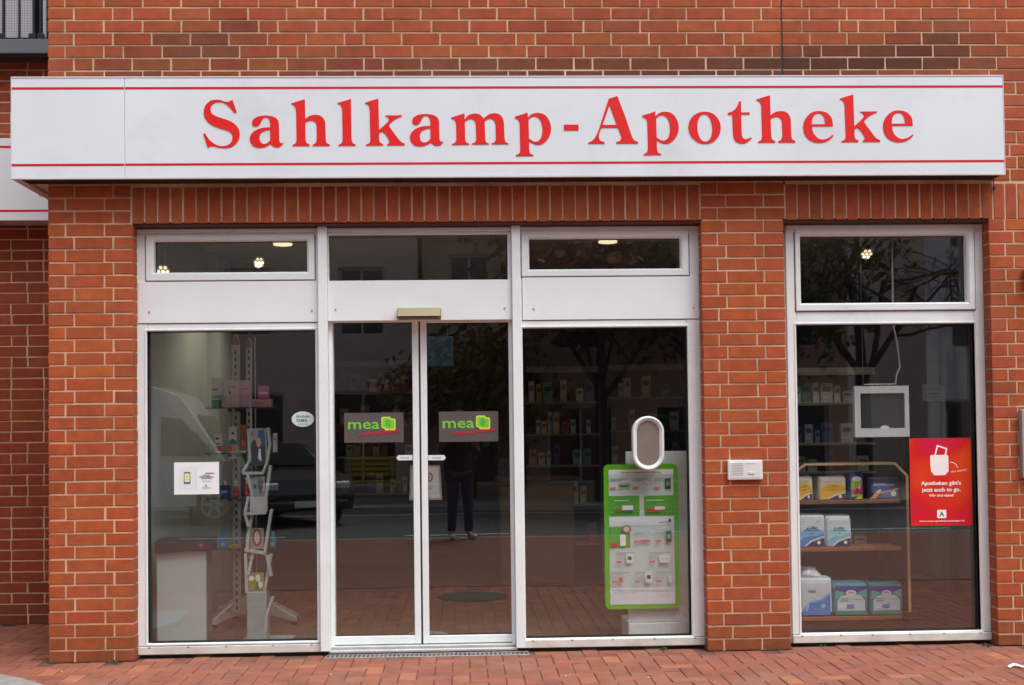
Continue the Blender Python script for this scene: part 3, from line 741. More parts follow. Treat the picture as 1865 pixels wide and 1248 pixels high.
x0, x1, z0, z1 = rect(1856, 1885, 746, 870, Y=0); x1 = x0+.34
lb = new_obj('doorbell_panel', MB().use(mat('panel_grey', (.42, .42, .42), .4, .05, 5, metal=.3)).box(x0, x1, -.05, .004, z0, z1, .004)); tag(lb, 'grey metal doorbell panel with slotted speaker at the right edge of the wall', 'doorbell')
m_ = MB().use(BLACK)
for i in range(12): m_.box(x0+.03, x0+.16, -.0515, -.049, z0+.055+i*.018, z0+.060+i*.018)
new_obj('speaker_slots', m_, parent=lb)
x0, x1, z0, z1 = rect(1862, 1880, 483, 530, Y=0)
wlm = new_obj('security_camera', MB().use(PLWHITE).box(x0-.0, x0+.10, -.14, -.01, z1-.05, z1, .015)); tag(wlm, 'small white camera housing high on the right hand brick pier', 'camera')
new_obj('bracket', MB().use(GREYM).box(x0+.02, x0+.055, -.06, -.003, z0+.02, z1-.052, .004), parent=wlm)
# litter
m_ = MB().use(mat('litter_white', (.75, .75, .74), .7)); lx, ly = AX(1843, 1216, -.58), -.58
d_ = ray((1852 - IMG_W/2 + SHX)/FOC, -(1217 - IMG_H/2 + SHY)/FOC); t_ = -CAM.z/d_.z; lx, ly = d_.x*t_, CAM.y+d_.y*t_
secs = []
for i in range(9):
    t = i/8; secs.append([(lx-.05+.12*t, ly-.012+.02*math.sin(t*5), .004+.010*math.sin(t*4)**2), (lx-.05+.12*t, ly+.012+.02*math.sin(t*5), .012+.012*math.sin(t*4)**2)])
m_.rings([[a, b_, (b_[0], b_[1], b_[2]+.001), (a[0], a[1], a[2]+.001)] for a, b_ in secs])
tag(new_obj('paper_scrap', m_), 'crumpled strip of white paper lying on the paving at the right', 'litter')
random.seed(5)
MATW = mat('litter_chip', (.62, .58, .55), .8)
chip = None
for i in range(14):
    px, py = random.uniform(60, 1860), random.uniform(1205, 1246)
    d_ = ray((px - IMG_W/2 + SHX)/FOC, -(py - IMG_H/2 + SHY)/FOC); t_ = -CAM.z/d_.z; X, Yy = d_.x*t_, CAM.y+d_.y*t_
    if chip is None:
        m_ = MB().use(MATW).xz([(0, 0), (.012, .002), (.016, .008), (.006, .011), (-.003, .006)], 0, .003)
        m_.v = [(v[0], v[2], v[1]+.003) for v in m_.v]
        chip = new_obj('gravel_chip', m_); tag(chip, 'tiny pale chip lying on the red pavers', 'litter', 'pale chips scattered on the pavers'); chip.location = (X, Yy, .003)
    else: copy_tree(chip, (X, Yy, .003), rotz=random.uniform(0, 6), scale=(random.uniform(.4, 1.1),)*3)

# ================================================================== INSIDE THE SHOP
YW = YF+.15                                    # inner face of the front
ZC = 2.98
IWALL = mat('inner_wall', (.33, .37, .33), .8, .06, 2)
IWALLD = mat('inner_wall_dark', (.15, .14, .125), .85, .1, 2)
FLOORM = mat('shop_floor', (.16, .115, .085), .45, .15, 5)
WOODD = mat('dark_wood', (.06, .028, .018), .5, .2, 12)
WOODO = mat('shelf_wood', (.26, .11, .045), .45, .2, 14)
xi0, xi1, yi1 = XA-.03, 4.5, 6.4
new_obj('shop_floor', MB().box(xi0, xi1, YF+.075, yi1, -.05, .004), FLOORM, parent=bld)
new_obj('ceiling', MB().box(xi0, xi1, YF+.12, yi1, ZC, ZC+.1), mat('ceiling_grey', (.30, .29, .27), .9), parent=bld)
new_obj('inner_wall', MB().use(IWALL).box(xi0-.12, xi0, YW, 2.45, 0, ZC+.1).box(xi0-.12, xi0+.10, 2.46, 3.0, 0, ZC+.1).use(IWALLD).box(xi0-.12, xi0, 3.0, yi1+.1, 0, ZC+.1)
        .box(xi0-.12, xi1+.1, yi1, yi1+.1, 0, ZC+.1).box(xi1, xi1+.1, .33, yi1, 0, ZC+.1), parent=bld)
# partition pieces behind the piers, roof over the shop (keeps the daylight out)
new_obj('inner_lining', MB().use(IWALL).box(XB-.02, XC+.02, .325, .36, 0, ZC).box(XD-.0, xi1, .325, .36, 0, ZC).box(XA-.02, XD, .325, .36, ZT+.02, ZC+.1), parent=bld)
new_obj('upper_floor', MB().use(IWALLD).box(XL+.31, XR, .325, yi1+.2, ZC+.12, ZC+.3), parent=bld)
new_obj('end_wall', MB().use(MORTAR).box(XR, XR+.3, .006, yi1+.3, 0, 5.2), parent=bld)

# ---- ceiling lamps
LAMPG = mat('lamp_glow', (1, .85, .55), .5, 0, emit=.85, ecol=(1, .86, .52))
LH = mat('lamp_housing', (.35, .34, .32), .4)
def light(x, y, z, e, parent=None, r=.05, dirn=None):
    l = bpy.data.lights.new('bulb', 'SPOT'); l.energy = e; l.color = (1, .86, .66); l.shadow_soft_size = r; l.spot_size = R(130); l.spot_blend = .6
    o = bpy.data.objects.new('bulb', l); COL.objects.link(o); o.parent = parent; o.location = Vector((x, y, z)) - ORG[parent.name]
def downlight(px, py, Y, label, r=.075):
    Y = CAM.y + (ZC-.03-CAM.z)/((AZ(px, py, 0)-CAM.z)/8.0); x, z = at(px, py, Y)
    t = empty('ceiling_lamp', (x, Y, z), label, 'lamp', 'lamps lit under the shop ceiling')
    new_obj('housing', MB().lathe(x, Y, [(r*1.12, ZC-z+.002), (r*1.12, .016), (r*1.02, .016)], 24, z), LH, parent=t)
    new_obj('diffuser', MB().lathe(x, Y, [(r, .017), (r, .004), (r*.7, 0), (.001, 0)], 24, z), LAMPG, parent=t)
    light(x, Y, z-.02, 28, t)
def spotlamp(px, py, Y, label, tilt=(0, -.6), r=.045, on=True, heads=1):
    x, z = at(px, py, Y)
    t = empty('spot_lamp', (x, Y, z), label, 'lamp', 'lamps lit under the shop ceiling')
    m = MB().tube([(x, Y+.05, ZC), (x, Y+.05, z+.06), (x, Y+.02, z+.03)], .008, 6)
    new_obj('stem', m, LH, parent=t)
    ax = Vector((tilt[0], -1, tilt[1])).normalized(); u = ax.cross(Vector((0, 0, 1))).normalized(); v = u.cross(ax)
    c = Vector((x, Y, z))
    ring = lambda rr, d: [tuple(c + ax*d + (u*math.cos(k*math.pi/9)+v*math.sin(k*math.pi/9))*rr) for k in range(18)]
    new_obj('housing', MB().rings([ring(r*.5, -.07), ring(r*.9, -.03), ring(r*1.1, .0), ring(r*1.1, .012)]), LH, parent=t)
    m = MB()
    if on:
        for k in range(7):
            cc = c + ax*.0135 + (u*math.cos(k*2*math.pi/6)+v*math.sin(k*2*math.pi/6))*(r*.66 if k < 6 else 0)
            mm = [tuple(cc + (u*math.cos(q*math.pi/4)+v*math.sin(q*math.pi/4))*r*.26) for q in range(8)]
            m.rings([mm, [tuple(Vector(p)+ax*.003) for p in mm]])
        new_obj('bulb_cluster', m, LAMPG, parent=t)
        light(x+ax.x*.03, Y+ax.y*.03, z+ax.z*.03, 18 if Y > 1 else 2, t)
downlight(515, 447.5, 2.9, 'round flush ceiling lamp, lit, behind the left transom')
downlight(1107, 443, 2.9, 'round flush ceiling lamp, lit, behind the transom over the oval hatch')
spotlamp(471, 477, 2.2, 'small tilted cluster spot, lit, below the round lamp in the left transom', (.5, -.5))
spotlamp(297, 494, .42, 'small lit cluster spot in the lower left corner of the left transom', (.2, -.3))
spotlamp(1020, 458, 2.4, 'small unlit spot in the transom over the oval hatch', (-.6, -.4), on=False)
spotlamp(1578, 461, 2.0, 'small lit spot behind the tall transom of the far right window', (0, -.9), r=.05)
spotlamp(1118, 468, 2.2, 'dark hanging spot under the lit round lamp beside the oval hatch window', (0, -1.2), on=False, r=.06)

# ---- printed things
PAPER = mat('paper', (.74, .76, .75), .6, .02)
INK = mat('ink_dark', (.05, .05, .06), .6, 0)
INKG = mat('ink_grey', (.32, .33, .35), .6, 0)
CM = {}
def cmat(c, r=.4):
    k = (*c, r)
    if k not in CM: CM[k] = mat('print_%d_%d_%d' % c, srgb(*c), r, .03, 8)
    return CM[k]

def art(mb, x0, x1, z0, z1, y, items):
    """flat print in layers, each 0.35 mm proud of the one below; u, v run 0..1 over the face"""
    W, H = x1-x0, z1-z0
    for i, it in enumerate(items):
        yy = y - .00035*(i+1)
        if it[0] == 'T':
            _, c, s, u, v, size, wd = it[:7]; kw = it[7] if len(it) > 7 else {}
            mb.use(cmat(c)); text_mb(mb, s, x0+u*W, yy, z0+v*H, size*H, width=(wd*W if wd else None), **kw)
        elif it[0] == 'E':
            _, c, u, v, ru, rv = it; mb.use(cmat(c)).xz(ell(x0+u*W, z0+v*H, ru*W, rv*H, 20), yy, yy+.0003)
        elif it[0] == 'B':
            _, c, u0, u1, v0, v1 = it; mb.use(cmat(c)).xz([(x0+u0*W, z0+v0*H), (x0+u1*W, z0+v0*H), (x0+u1*W, z0+v1*H), (x0+u0*W, z0+v1*H)], yy, yy+.0003)
        elif it[0] == 'R':
            _, c, u0, u1, v0, v1, r = it; mb.use(cmat(c)).xz(rrect(x0+u0*W, x0+u1*W, z0+v0*H, z0+v1*H, r*W), yy, yy+.0003)
        else:
            _, c, pts = it; mb.use(cmat(c)).xz([(x0+a*W, z0+b*H) for a, b in pts], yy, yy+.0003)
    return mb

def sticker(name, px0, px1, py0, py1, label, cat, base, items, Y=None, shape='B', group=None, thick=.0012, rnd=.1):
    Y = GLY-.0028 if Y is None else Y
    x0, x1, z0, z1 = rect(px0, px1, py0, py1, Y=Y)
    m = MB().use(cmat(base))
    if shape == 'B': m.box(x0, x1, Y, Y+thick, z0, z1)
    elif shape == 'E': m.xz(ell((x0+x1)/2, (z0+z1)/2, (x1-x0)/2, (z1-z0)/2, 36), Y, Y+thick)
    elif shape == 'R': m.xz(rrect(x0, x1, z0, z1, rnd*(x1-x0)), Y, Y+thick)
    o = new_obj(name, m); tag(o, label, cat, group)
    if items:
        new_obj('print', art(MB(), x0, x1, z0, z1, Y, items), parent=o)
    return o

BAR = lambda c, u0, u1, v, h=.02: ('B', c, u0, u1, v-h/2, v+h/2)
g_ = (120, 125, 130)
sticker('notice', 317, 399, 842, 900.5, 'white landscape notice with a small phone picture stuck inside the left shop window', 'notice', (236, 240, 242),
    [('B', (228, 234, 238), .10, .50, .16, .86), ('R', (110, 118, 128), .215, .365, .32, .70, .02), ('B', (236, 236, 170), .235, .345, .39, .65), ('E', (190, 185, 80), .29, .56, .02, .03),
     BAR((200, 200, 120), .26, .33, .47), BAR((150, 90, 95), .69, .90, .655, .022), BAR(g_, .64, .80, .595), BAR(g_, .56, .88, .55), BAR(g_, .60, .84, .505), BAR((200, 205, 210), .62, .82, .42), ('E', g_, .71, .27, .018, .03), BAR((185, 190, 195), .62, .82, .215), ('B', (205, 210, 214), .50, .505, .16, .86)])
sticker('oval_sticker', 531, 572, 749.5, 777.5, 'small pale oval sticker beside the left mullion', 'sticker', (205, 222, 216),
    [('T', (60, 90, 84), 'Apotheke', .5, .60, .26, .62, {'align': 'CENTER', 'weight': .02}), ('T', (50, 76, 72), 'RABEG', .46, .33, .26, .46, {'align': 'CENTER', 'weight': .03}), BAR((120, 140, 135), .30, .74, .18, .035)], shape='E')
def mea(px0, px1, py0, py1, label, dy=0):
    gl, gd, ye = (120, 205, 60), (92, 178, 60), (218, 226, 84)
    o = sticker('door_sticker', px0, px1, py0, py1, label, 'sticker', (92, 84, 82),
        [('T', gl, 'mea', .065, .46+dy, .50, .53, {'weight': .012}),
         ('R', ye, .625, .79, .47+dy, .86+dy, .035), ('R', ye, .675, .865, .40+dy, .80+dy, .035), ('R', (120, 208, 70), .645, .775, .51+dy, .82+dy, .028), ('R', gl, .695, .845, .46+dy, .76+dy, .028), ('R', gd, .70, .775, .53+dy, .76+dy, .02),
         ('T', (206, 30, 56), 'meine apotheke', .24, .22+dy, .17, .71, {'rot': .085, 'shear': .35, 'weight': .03})], Y=YD-.0028, group=None, shape='B')
    return o
mea(627, 735, 752, 806, 'grey sticker with green letters mea on the left sliding leaf')
mea(799.5, 907.5, 749.5, 804.5, 'grey sticker with green letters mea on the right sliding leaf')
for (p0, p1, sgn, lab) in ((722, 753.5, -1, 'small white arrow sticker pointing left on the left sliding leaf'), (779.5, 812, 1, 'small white arrow sticker pointing right on the right sliding leaf')):
    x0, x1, z0, z1 = rect(p0, p1, 829, 838.5, Y=YD-.003); zm = (z0+z1)/2
    pts = [(x0, z0), (x1-.012, z0), (x1, zm), (x1-.012, z1), (x0, z1)] if sgn > 0 else [(x0+.012, z0), (x1, z0), (x1, z1), (x0+.012, z1), (x0, zm)]
    o = new_obj('arrow_sticker', MB().use(cmat((225, 228, 230))).xz(pts, YD-.003, YD-.0015)); tag(o, lab, 'sticker')
    new_obj('print', art(MB(), x0, x1, z0, z1, YD-.003, [('T', (70, 70, 72), 'Automatik', .24, .32, .55, .50)]), parent=o)

# red poster with the tote bag
def grad_mat():
    m = bpy.data.materials.new('poster_red'); m.use_nodes = True; n = m.node_tree; b = n.nodes['Principled BSDF']
    tc = n.nodes.new('ShaderNodeTexCoord'); nz = n.nodes.new('ShaderNodeTexNoise'); nz.inputs['Scale'].default_value = 2.6; nz.inputs['Detail'].default_value = 1
    cr = n.nodes.new('ShaderNodeValToRGB'); e = cr.color_ramp.elements
    e[0].position = .30; e[0].color = (*srgb(206, 24, 70), 1); e[1].position = .62; e[1].color = (*srgb(222, 74, 20), 1)
    k = e.new(.44); k.color = (*srgb(212, 28, 30), 1)
    n.links.new(tc.outputs['Object'], nz.inputs['Vector']); n.links.new(nz.outputs['Fac'], cr.inputs[0]); n.links.new(cr.outputs[0], b.inputs['Base Color']); b.inputs['Roughness'].default_value = .35
    return m
YPo = GLY-.003
x0, x1, z0, z1 = rect(1657.5, 1769.5, 798, 957.5, Y=YPo)
po = new_obj('poster', MB().use(grad_mat()).box(x0, x1, YPo, YPo+.0012, z0, z1)); tag(po, 'red and orange poster with a white bag picture and German slogan', 'poster')
wh = (250, 242, 240)
new_obj('print', art(MB(), x0, x1, z0, z1, YPo, [
    ('P', wh, [(.335, .70), (.335, .795), (.355, .807), (.61, .807), (.63, .795), (.63, .70), (.63, .62), (.57, .575), (.395, .575), (.345, .62)]),
    ('P', wh, [(.40, .80), (.445, .915), (.46, .922), (.605, .885), (.60, .868), (.465, .902), (.425, .80)]), ('P', wh, [(.565, .80), (.595, .88), (.618, .89), (.595, .80)]),
    ('P', wh, [(.655, .728), (.70, .722), (.755, .70), (.783, .655), (.778, .652), (.75, .692), (.70, .714), (.655, .72)]),
    ('T', wh, 'Hier scannen!', .67, .60, .035, .26, {'rot': .14}),
    ('T', wh, 'Apotheken gibt\'s', .5, .465, .062, .65, {'align': 'CENTER', 'weight': .035}), ('T', wh, 'jetzt auch to go.', .5, .39, .062, .63, {'align': 'CENTER', 'weight': .035}),
    ('T', wh, 'Wir sind dabei!', .5, .332, .04, .40, {'align': 'CENTER', 'weight': .03}),
    ('R', (248, 246, 244), .425, .575, .085, .18, .02), ('T', (40, 30, 34), 'A', .5, .106, .078, None, {'align': 'CENTER', 'weight': .02}),
    ('T', wh, 'www.mein-apothekenmanager.de', .5, .045, .028, .74, {'align': 'CENTER', 'weight': .012})]), parent=po)

# notice in a silver frame hanging behind the door gap
YN = .75
x0, x1, z0, z1 = rect(745, 805, 848, 911, Y=YN)
nf = new_obj('framed_notice', MB().use(ALU).rings([[(x0+.012, y, z1), (x1-.012, y, z1), (x1, y, z0), (x0, y, z0)] for y in (YN, YN+.015)])); tag(nf, 'silver framed notice standing behind the gap of the sliding doors', 'notice')
new_obj('sheet', MB().use(PAPER).rings([[(x0+.026, y, z1-.012), (x1-.026, y, z1-.012), (x1-.016, y, z0+.014), (x0+.016, y, z0+.014)] for y in (YN-.001, YN-.0003)]), parent=nf)
new_obj('print', art(MB(), x0, x1, z0, z1, YN-.001, [('E', (200, 60, 70), .60, .66, .13, .14), ('E', (235, 235, 235), .60, .66, .08, .09), ('E', (200, 60, 70), .60, .66, .035, .06), BAR((170, 175, 180), .45, .75, .40, .02), BAR((170, 175, 180), .45, .70, .34, .02)]), parent=nf)
new_obj('stand_pole', MB().use(ALU).tube([((x0+x1)/2, YN+.02, 0.01), ((x0+x1)/2, YN+.02, z0+.05)], .012, 10).lathe((x0+x1)/2, YN+.02, [(.15, 0), (.15, .01), (.012, .015)], 20, .005), parent=nf)
# door mat
x0, x1 = AX(622, 1150, .8), AX(925, 1150, .8)
dm = new_obj('door_mat', MB().use(mat('mat_black', (.03, .03, .032), .95, .3, 60, .5)).box(x0, x1, YD+.18, YD+.62, .004, .014, .004)); tag(dm, 'dark ribbed door mat just inside the sliding doors', 'mat')
# blue hanging panel deep in the shop, given a faint glow of its own
x0, x1, z0, z1 = rect(748, 826, 613, 667, Y=4.2)
bs = empty('hanging_panel', ((x0+x1)/2, 4.2, z0), 'blue panel with a faint glow hanging deep in the shop above the doors', 'sign')
new_obj('board', MB().use(mat('panel_blue_glow', (.10, .26, .42), .4, .05, emit=.02, ecol=(.10, .26, .42))).box(x0, x1, 4.2, 4.225, z0, z1, .004), parent=bs)
for xx in (x0+.06, x1-.06): new_obj('wire', MB().use(STEEL).tube([(xx, 4.21, z1-.002), (xx, 4.21, ZC)], .003, 5), parent=bs)

# ---- green edged poster board with its grey stand (right bay)
YG = .29
GREEN = mat('frame_green', srgb(96, 186, 24), .35, .04, 4)
gx0, gx1, gz0, gz1 = rect(1101, 1236, 846, 1109, Y=YG)
gb = empty('poster_board', ((gx0+gx1)/2, YG, gz0), 'bright green rounded poster board full of small offers behind the right window', 'poster board')
new_obj('frame', MB().use(GREEN).xz(rrect(gx0, gx1, gz0, gz1, .035, 8), YG, YG+.03), parent=gb)
new_obj('clear_edge', MB().use(CLEAR).xz(rrect(gx0-.012, gx1-.01, gz0-.008, gz1+.008, .04, 8), YG+.031, YG+.04), parent=gb)
x0, x1, z0, z1 = gx0+.033, gx1-.030, gz0+.030, gz1-.034
new_obj('sheet', MB().use(mat('sheet_white', (.80, .85, .84), .4, .02)).box(x0, x1, YG-.0015, YG-.0002, z0, z1), parent=gb)
gr, dg2, rd, lt = (84, 168, 40), (70, 110, 90), (206, 48, 58), (150, 160, 160)
it = [('B', (196, 212, 208), .0, 1, .62, .965), ('B', (200, 214, 210), 0, 1, .10, .60), ('B', (228, 234, 240), 0, 1, .005, .125), ('B', (226, 234, 236), 0, 1, .585, .65),
      ('R', gr, .0, .47, .655, .805, .02), ('R', gr, .54, 1, .655, .805, .02), ('B', gr, .0, .32, .42, .575), ('T', (50, 90, 40), 'Unsere Angebote im Monat', .5, .975, .013, .62, {'align': 'CENTER', 'weight': .03})]
def offer(u, v, w_=.30, body=(190, 200, 205), bx=.55, price='9,99', bw=.18, bh=.045, c=dg2):
    s = [BAR(lt, u, u+w_*.9, v+.075, .006), BAR(lt, u, u+w_*.6, v+.064, .005)]
    s += [('R', body, u+w_*bx, u+w_*bx+bw, v, v+bh, .01), BAR(c, u+w_*bx+.02, u+w_*bx+bw-.02, v+bh*.5, bh*.35), ('B', rd, u, u+.085, v-.002, v+.014), ('T', (250, 250, 250), price, u+.008, v+.001, .011, .07)]
    return s
it += offer(.02, .855, .30, (150, 190, 120), .42, '4,98') + offer(.37, .855, .25, (222, 226, 232), .80, '9,97', .05, .06) + offer(.70, .855, .30, (60, 70, 72), .55, '5,98', .09, .075, (150, 150, 150))
it += [BAR((210, 235, 200), .08, .30, .77, .006), BAR((210, 235, 200), .58, .84, .77, .006), ('R', (230, 235, 238), .20, .37, .69, .735, .01), ('R', (70, 90, 100), .20, .37, .685, .70, .006), ('B', rd, .09, .18, .687, .703), ('B', rd, .58, .80, .685, .71), ('B', (240, 220, 215), .70, .86, .70, .725), ('E', (150, 110, 90), .26, .56, .075, .030), ('E', (226, 200, 180), .26, .56, .045, .02), ('R', (238, 240, 240), .16, .25, .44, .52, .02), ('R', (238, 240, 240), .16, .24, .435, .45, .004), ('B', rd, .02, .12, .432, .455), ('E', dg2, .93, .62, .022, .013), BAR((190, 205, 220), .05, .60, .607, .004), BAR(gr, .76, .92, .607, .006)]
it += offer(.37, .46, .28, (206, 120, 120), .35, '7,98', .16, .02, rd) + offer(.70, .46, .28, (40, 76, 72), .60, '8,97', .085, .085, (120, 190, 160))
it += offer(.10, .31, .30, (224, 228, 230), .50, '6,98', .10, .07, (60, 80, 90)) + offer(.60, .31, .36, (232, 234, 238), .45, '5,96', .15, .055, (205, 205, 215))
it += offer(.02, .165, .30, (214, 120, 110), .38, '3,98', .06, .04, (190, 40, 50)) + offer(.37, .165, .28, (226, 228, 230), .60, '9,98', .10, .08, (60, 70, 80)) + offer(.70, .165, .26, (214, 232, 236), .75, '4,95', .05, .05, (190, 220, 230))
it += [BAR((140, 146, 152), .03, .97, .108, .004), BAR((160, 166, 172), .03, .97, .098, .004), BAR((170, 176, 182), .03, .40, .088, .004)]
new_obj('print', art(MB(), x0, x1, z0, z1, YG-.0016, it), parent=gb)
YS2 = .34
x0, x1, z0, z1 = rect(1142, 1260, 822, 1160, Y=YS2)
st = empty('display_stand', ((x0+x1)/2, YS2+.1, 0), 'pale grey floor stand that carries the green poster board', 'stand')
SG = mat('stand_grey', (.74, .79, .79), .45, .03)
zs = AZ(1200, 1133, YS2)
new_obj('upright', MB().use(SG).box(x0, x1, YS2, YS2+.02, zs+.002, z1, .003), parent=st)
new_obj('base', MB().use(SG).box(x0, x1, YS2-.02, YS2+.36, .005, zs-.002, .004), parent=st)

# ---- hanging display frame (right window)
YH = .34
x0, x1, z0, z1 = rect(1557, 1656, 703, 796, Y=YH)
hf = empty('hanging_display', ((x0+x1)/2, YH, z0), 'white square display frame hung on cords in the far right window', 'frame')
fr = MB().use(mat('frame_white', (.66, .71, .68), .4, .02)).frame(x0, x1, z0, z1, [((0,)*4, YH+.05), ((0,)*4, YH), ((.040, .030, .060, .050), YH), ((.040, .030, .060, .050), YH+.05)])
new_obj('frame', fr, parent=hf)
new_obj('screen', MB().use(mat('screen_dark', (.045, .055, .055), .2)).box(x0+.042, x1-.032, YH+.02, YH+.03, z0+.062, z1-.052), parent=hf)
new_obj('bulb_glow', MB().use(mat('warm_white', (.7, .72, .70), .4)).rings([[((x0+x1)/2+.022+r*math.cos(a*math.pi/8), YH+.012+.001*q, z0+.058+r*.62*math.sin(a*math.pi/8)) for a in range(9)] for q, r in ((0, .034), (1, .030))]), parent=hf)
new_obj('hanger', MB().use(STEEL).tube([(AX(1575, 700, YH), YH+.01, z1), (AX(1575, 698, YH), YH+.01, z1+.012), (AX(1633, 698, YH), YH+.01, z1+.012), (AX(1633, 700, YH), YH+.01, z1)], .003, 6), parent=hf)
zt = 2.2
new_obj('wire', MB().use(STEEL).tube([(AX(1573, 699, YH), YH+.01, z1+.012), (AX(1570, 590, YH), YH+.01, 2.3), (AX(1570, 500, YH), YH+.01, ZC)], .0016, 5), parent=hf)
pts = [(1632, 699), (1634, 683), (1640, 668), (1637, 640), (1634, 620), (1629, 598), (1627, 560), (1627, 500)]
P3 = [(AX(a, b_, YH), YH+.012, AZ(a, b_, YH)) for a, b_ in pts]; P3[-1] = (P3[-1][0], YH, ZC)
new_obj('cord', MB().use(mat('cord_white', (.60, .60, .58), .6)).tube(P3, .006, 8), parent=hf, smooth=True)

# ---- rack with pale edged front in the right window
YR = .47
PALE = mat('pale_edge', srgb(206, 172, 120), .5, .08, 12)
px_ = [(1447, 862), (1466, 842), (1631, 842), (1656, 866), (1660, 1131)]
out = [at(a, b_, YR) for a, b_ in px_]
tw = .016
rx0, rx1 = out[0][0]-.02, out[4][0]; rz1 = out[2][1]
zarch = [(rx0, .16), (rx0, out[0][1]), (out[1][0], rz1), (out[2][0], rz1), (rx1, out[3][1]), (rx1, .16)]
inn = [(rx0+tw, .16), (rx0+tw, out[0][1]-.006), (out[1][0]+.006, rz1-tw), (out[2][0]-.006, rz1-tw), (rx1-tw, out[3][1]-.006), (rx1-tw, .16)]
rack = empty('display_rack', ((rx0+rx1)/2, YR+.2, 0), 'dark wooden display rack with a pale chamfered edge, packs on its three shelves', 'rack')
new_obj('edge_strip', MB().use(PALE).xz(zarch+inn[::-1], YR, YR+.012), parent=rack)
new_obj('carcass', MB().use(WOODD).xz(zarch+inn[::-1], YR+.0125, YR+.30), parent=rack)
new_obj('plinth', MB().use(WOODD).box(rx0+.02, rx1-.02, YR+.06, YR+.28, .005, .16, .003), parent=rack)
SHZ = []
for py0, py1 in ((911, 918), (996.5, 1004), (1123, 1130)):
    zt_, zb_ = AZ(1545, py0, YR+.05), AZ(1545, py1, YR+.05)
    new_obj('shelf', MB().use(WOODO).box(rx0+tw+.001, rx1-tw-.03, YR+.045, YR+.285, zb_, zt_, .003), parent=rack)
    SHZ.append(zt_)

def pack(px0, px1, pyt, zb, Y, dep, base, items, label, name='pack', cat='pack', puff=.012, group=None, top=None):
    """carton or soft pack standing on height zb"""
    pm = (px0+px1)/2
    x0, x1 = AX(px0, (pyt+900)/2, Y), AX(px1, (pyt+900)/2, Y); z1 = AZ(pm, pyt, Y)
    m = MB().use(cmat(base))
    if puff < .01: m.box(x0, x1, Y, Y+dep, zb+.0005, z1, puff)
    else:
        cx, cy, H = (x0+x1)/2, Y+dep/2, z1-zb; secs = []; rn = random.Random(int(px0))
        for t, sx, sy in ((0.0, .93, .90), (.015, .965, .95), (.06, .99, .99), (.3, 1, 1), (.6, 1, 1), (.85, .995, .98), (.93, .985, .93), (.97, .965, .80), (.985, .95, .45), (1.0, .94, .10), (1.0, .93, .05)):
            rr_ = rrect(-(x1-x0)/2*sx, (x1-x0)/2*sx, -dep/2*sy, dep/2*sy, min(.022, dep/2*sy*.9), 4); am = .0012 if t < .9 else .0025
            secs.append([(cx+a+rn.gauss(0, am), cy+b_+rn.gauss(0, am*.6), zb+.0006+(H-.0006)*t+(rn.gauss(0, .002) if t > .9 else 0)) for a, b_ in rr_])
        m.rings(secs)
    o = new_obj(name, m); tag(o, label, cat, group)
    if items:
        e = puff*.75 if puff >= .01 else puff; new_obj('print', art(MB(), x0+e, x1-e, zb+e*.8, z1-e-(.012 if puff >= .01 else 0), Y-(.0035 if puff >= .01 else 0), items), parent=o)
    return o
cr_ = (228, 222, 206); ye_ = (240, 186, 70); na_ = (44, 40, 78)
yel = [('P', ye_, [(0, 0), (.40, 0), (.62, .20), (1, .36), (1, .52), (.80, .66), (.5, .70), (.2, .58), (0, .5)]), ('P', (246, 206, 112), [(.2, .58), (.5, .70), (.8, .66), (1, .52), (1, .60), (.75, .78), (.4, .80), (.15, .68)]), ('P', (250, 246, 240), [(.30, 0), (.60, .17), (1, .30), (1, .34), (.56, .21), (.24, 0)]), ('P', na_, [(.34, 0), (.62, .15), (1, .28), (1, 0)]), ('E', (236, 236, 240), .80, .13, .075, .08), ('T', (160, 120, 60), 'Lille', .30, .58, .18, .42, {'shear': .4}), BAR((120, 90, 50), .42, .62, .46, .02), BAR((150, 145, 135), .12, .86, .84, .018)]
blu = lambda a, b_: [('P', a, [(0, .1), (0, .50), (.3, .62), (.6, .66), (.9, .55), (1, .5), (1, .30), (.5, .16), (.25, 0), (0, 0)]), ('P', b_, [(0, 0), (0, .22), (.3, .34), (.7, .36), (1, .48), (1, .30), (.5, .18), (.25, 0)]), ('P', (240, 244, 248), [(.22, 0), (.48, .17), (1, .32), (1, .36), (.44, .20), (.17, 0)]), ('P', na_, [(.26, 0), (.50, .15), (1, .28), (1, 0)]), ('E', (236, 238, 244), .78, .13, .075, .06), ('T', (30, 60, 96), 'Lille', .28, .60, .16, .44, {'shear': .4}), BAR((60, 90, 130), .22, .80, .555, .014), ('E', (40, 70, 110), .52, .46, .05, .016), BAR((140, 150, 160), .08, .22, .86, .014), BAR((140, 150, 160), .66, .86, .86, .014)]
YK = YR+.06
pack(1446, 1480.5, 866, SHZ[0], YK, .16, cr_, yel, 'cream and yellow pad pack at the left end of the top rack shelf')
pack(1491, 1541, 866, SHZ[0], YK, .20, cr_, yel, 'wide cream and yellow pad pack second from left on the top rack shelf')
pack(1547, 1573, 861, SHZ[0], YK, .12, (40, 60, 130), [('B', (150, 200, 40), .06, .94, .10, .78), ('E', (230, 232, 238), .5, .80, .38, .10), ('P', (188, 40, 130), [(0, .28), (.2, .40), (.4, .36), (.55, .46), (.8, .30), (.95, .42), (.95, .18), (.6, .22), (.3, .16)]), ('P', (206, 50, 80), [(.55, .3), (.94, .66), (.94, .22)]), ('P', (222, 216, 222), [(.6, .44), (.8, .60), (.78, .36)]), ('P', (240, 216, 40), [(.3, .0), (.94, .18), (.94, 0)])], 'narrow lime and purple pack on the top rack shelf', puff=.008)
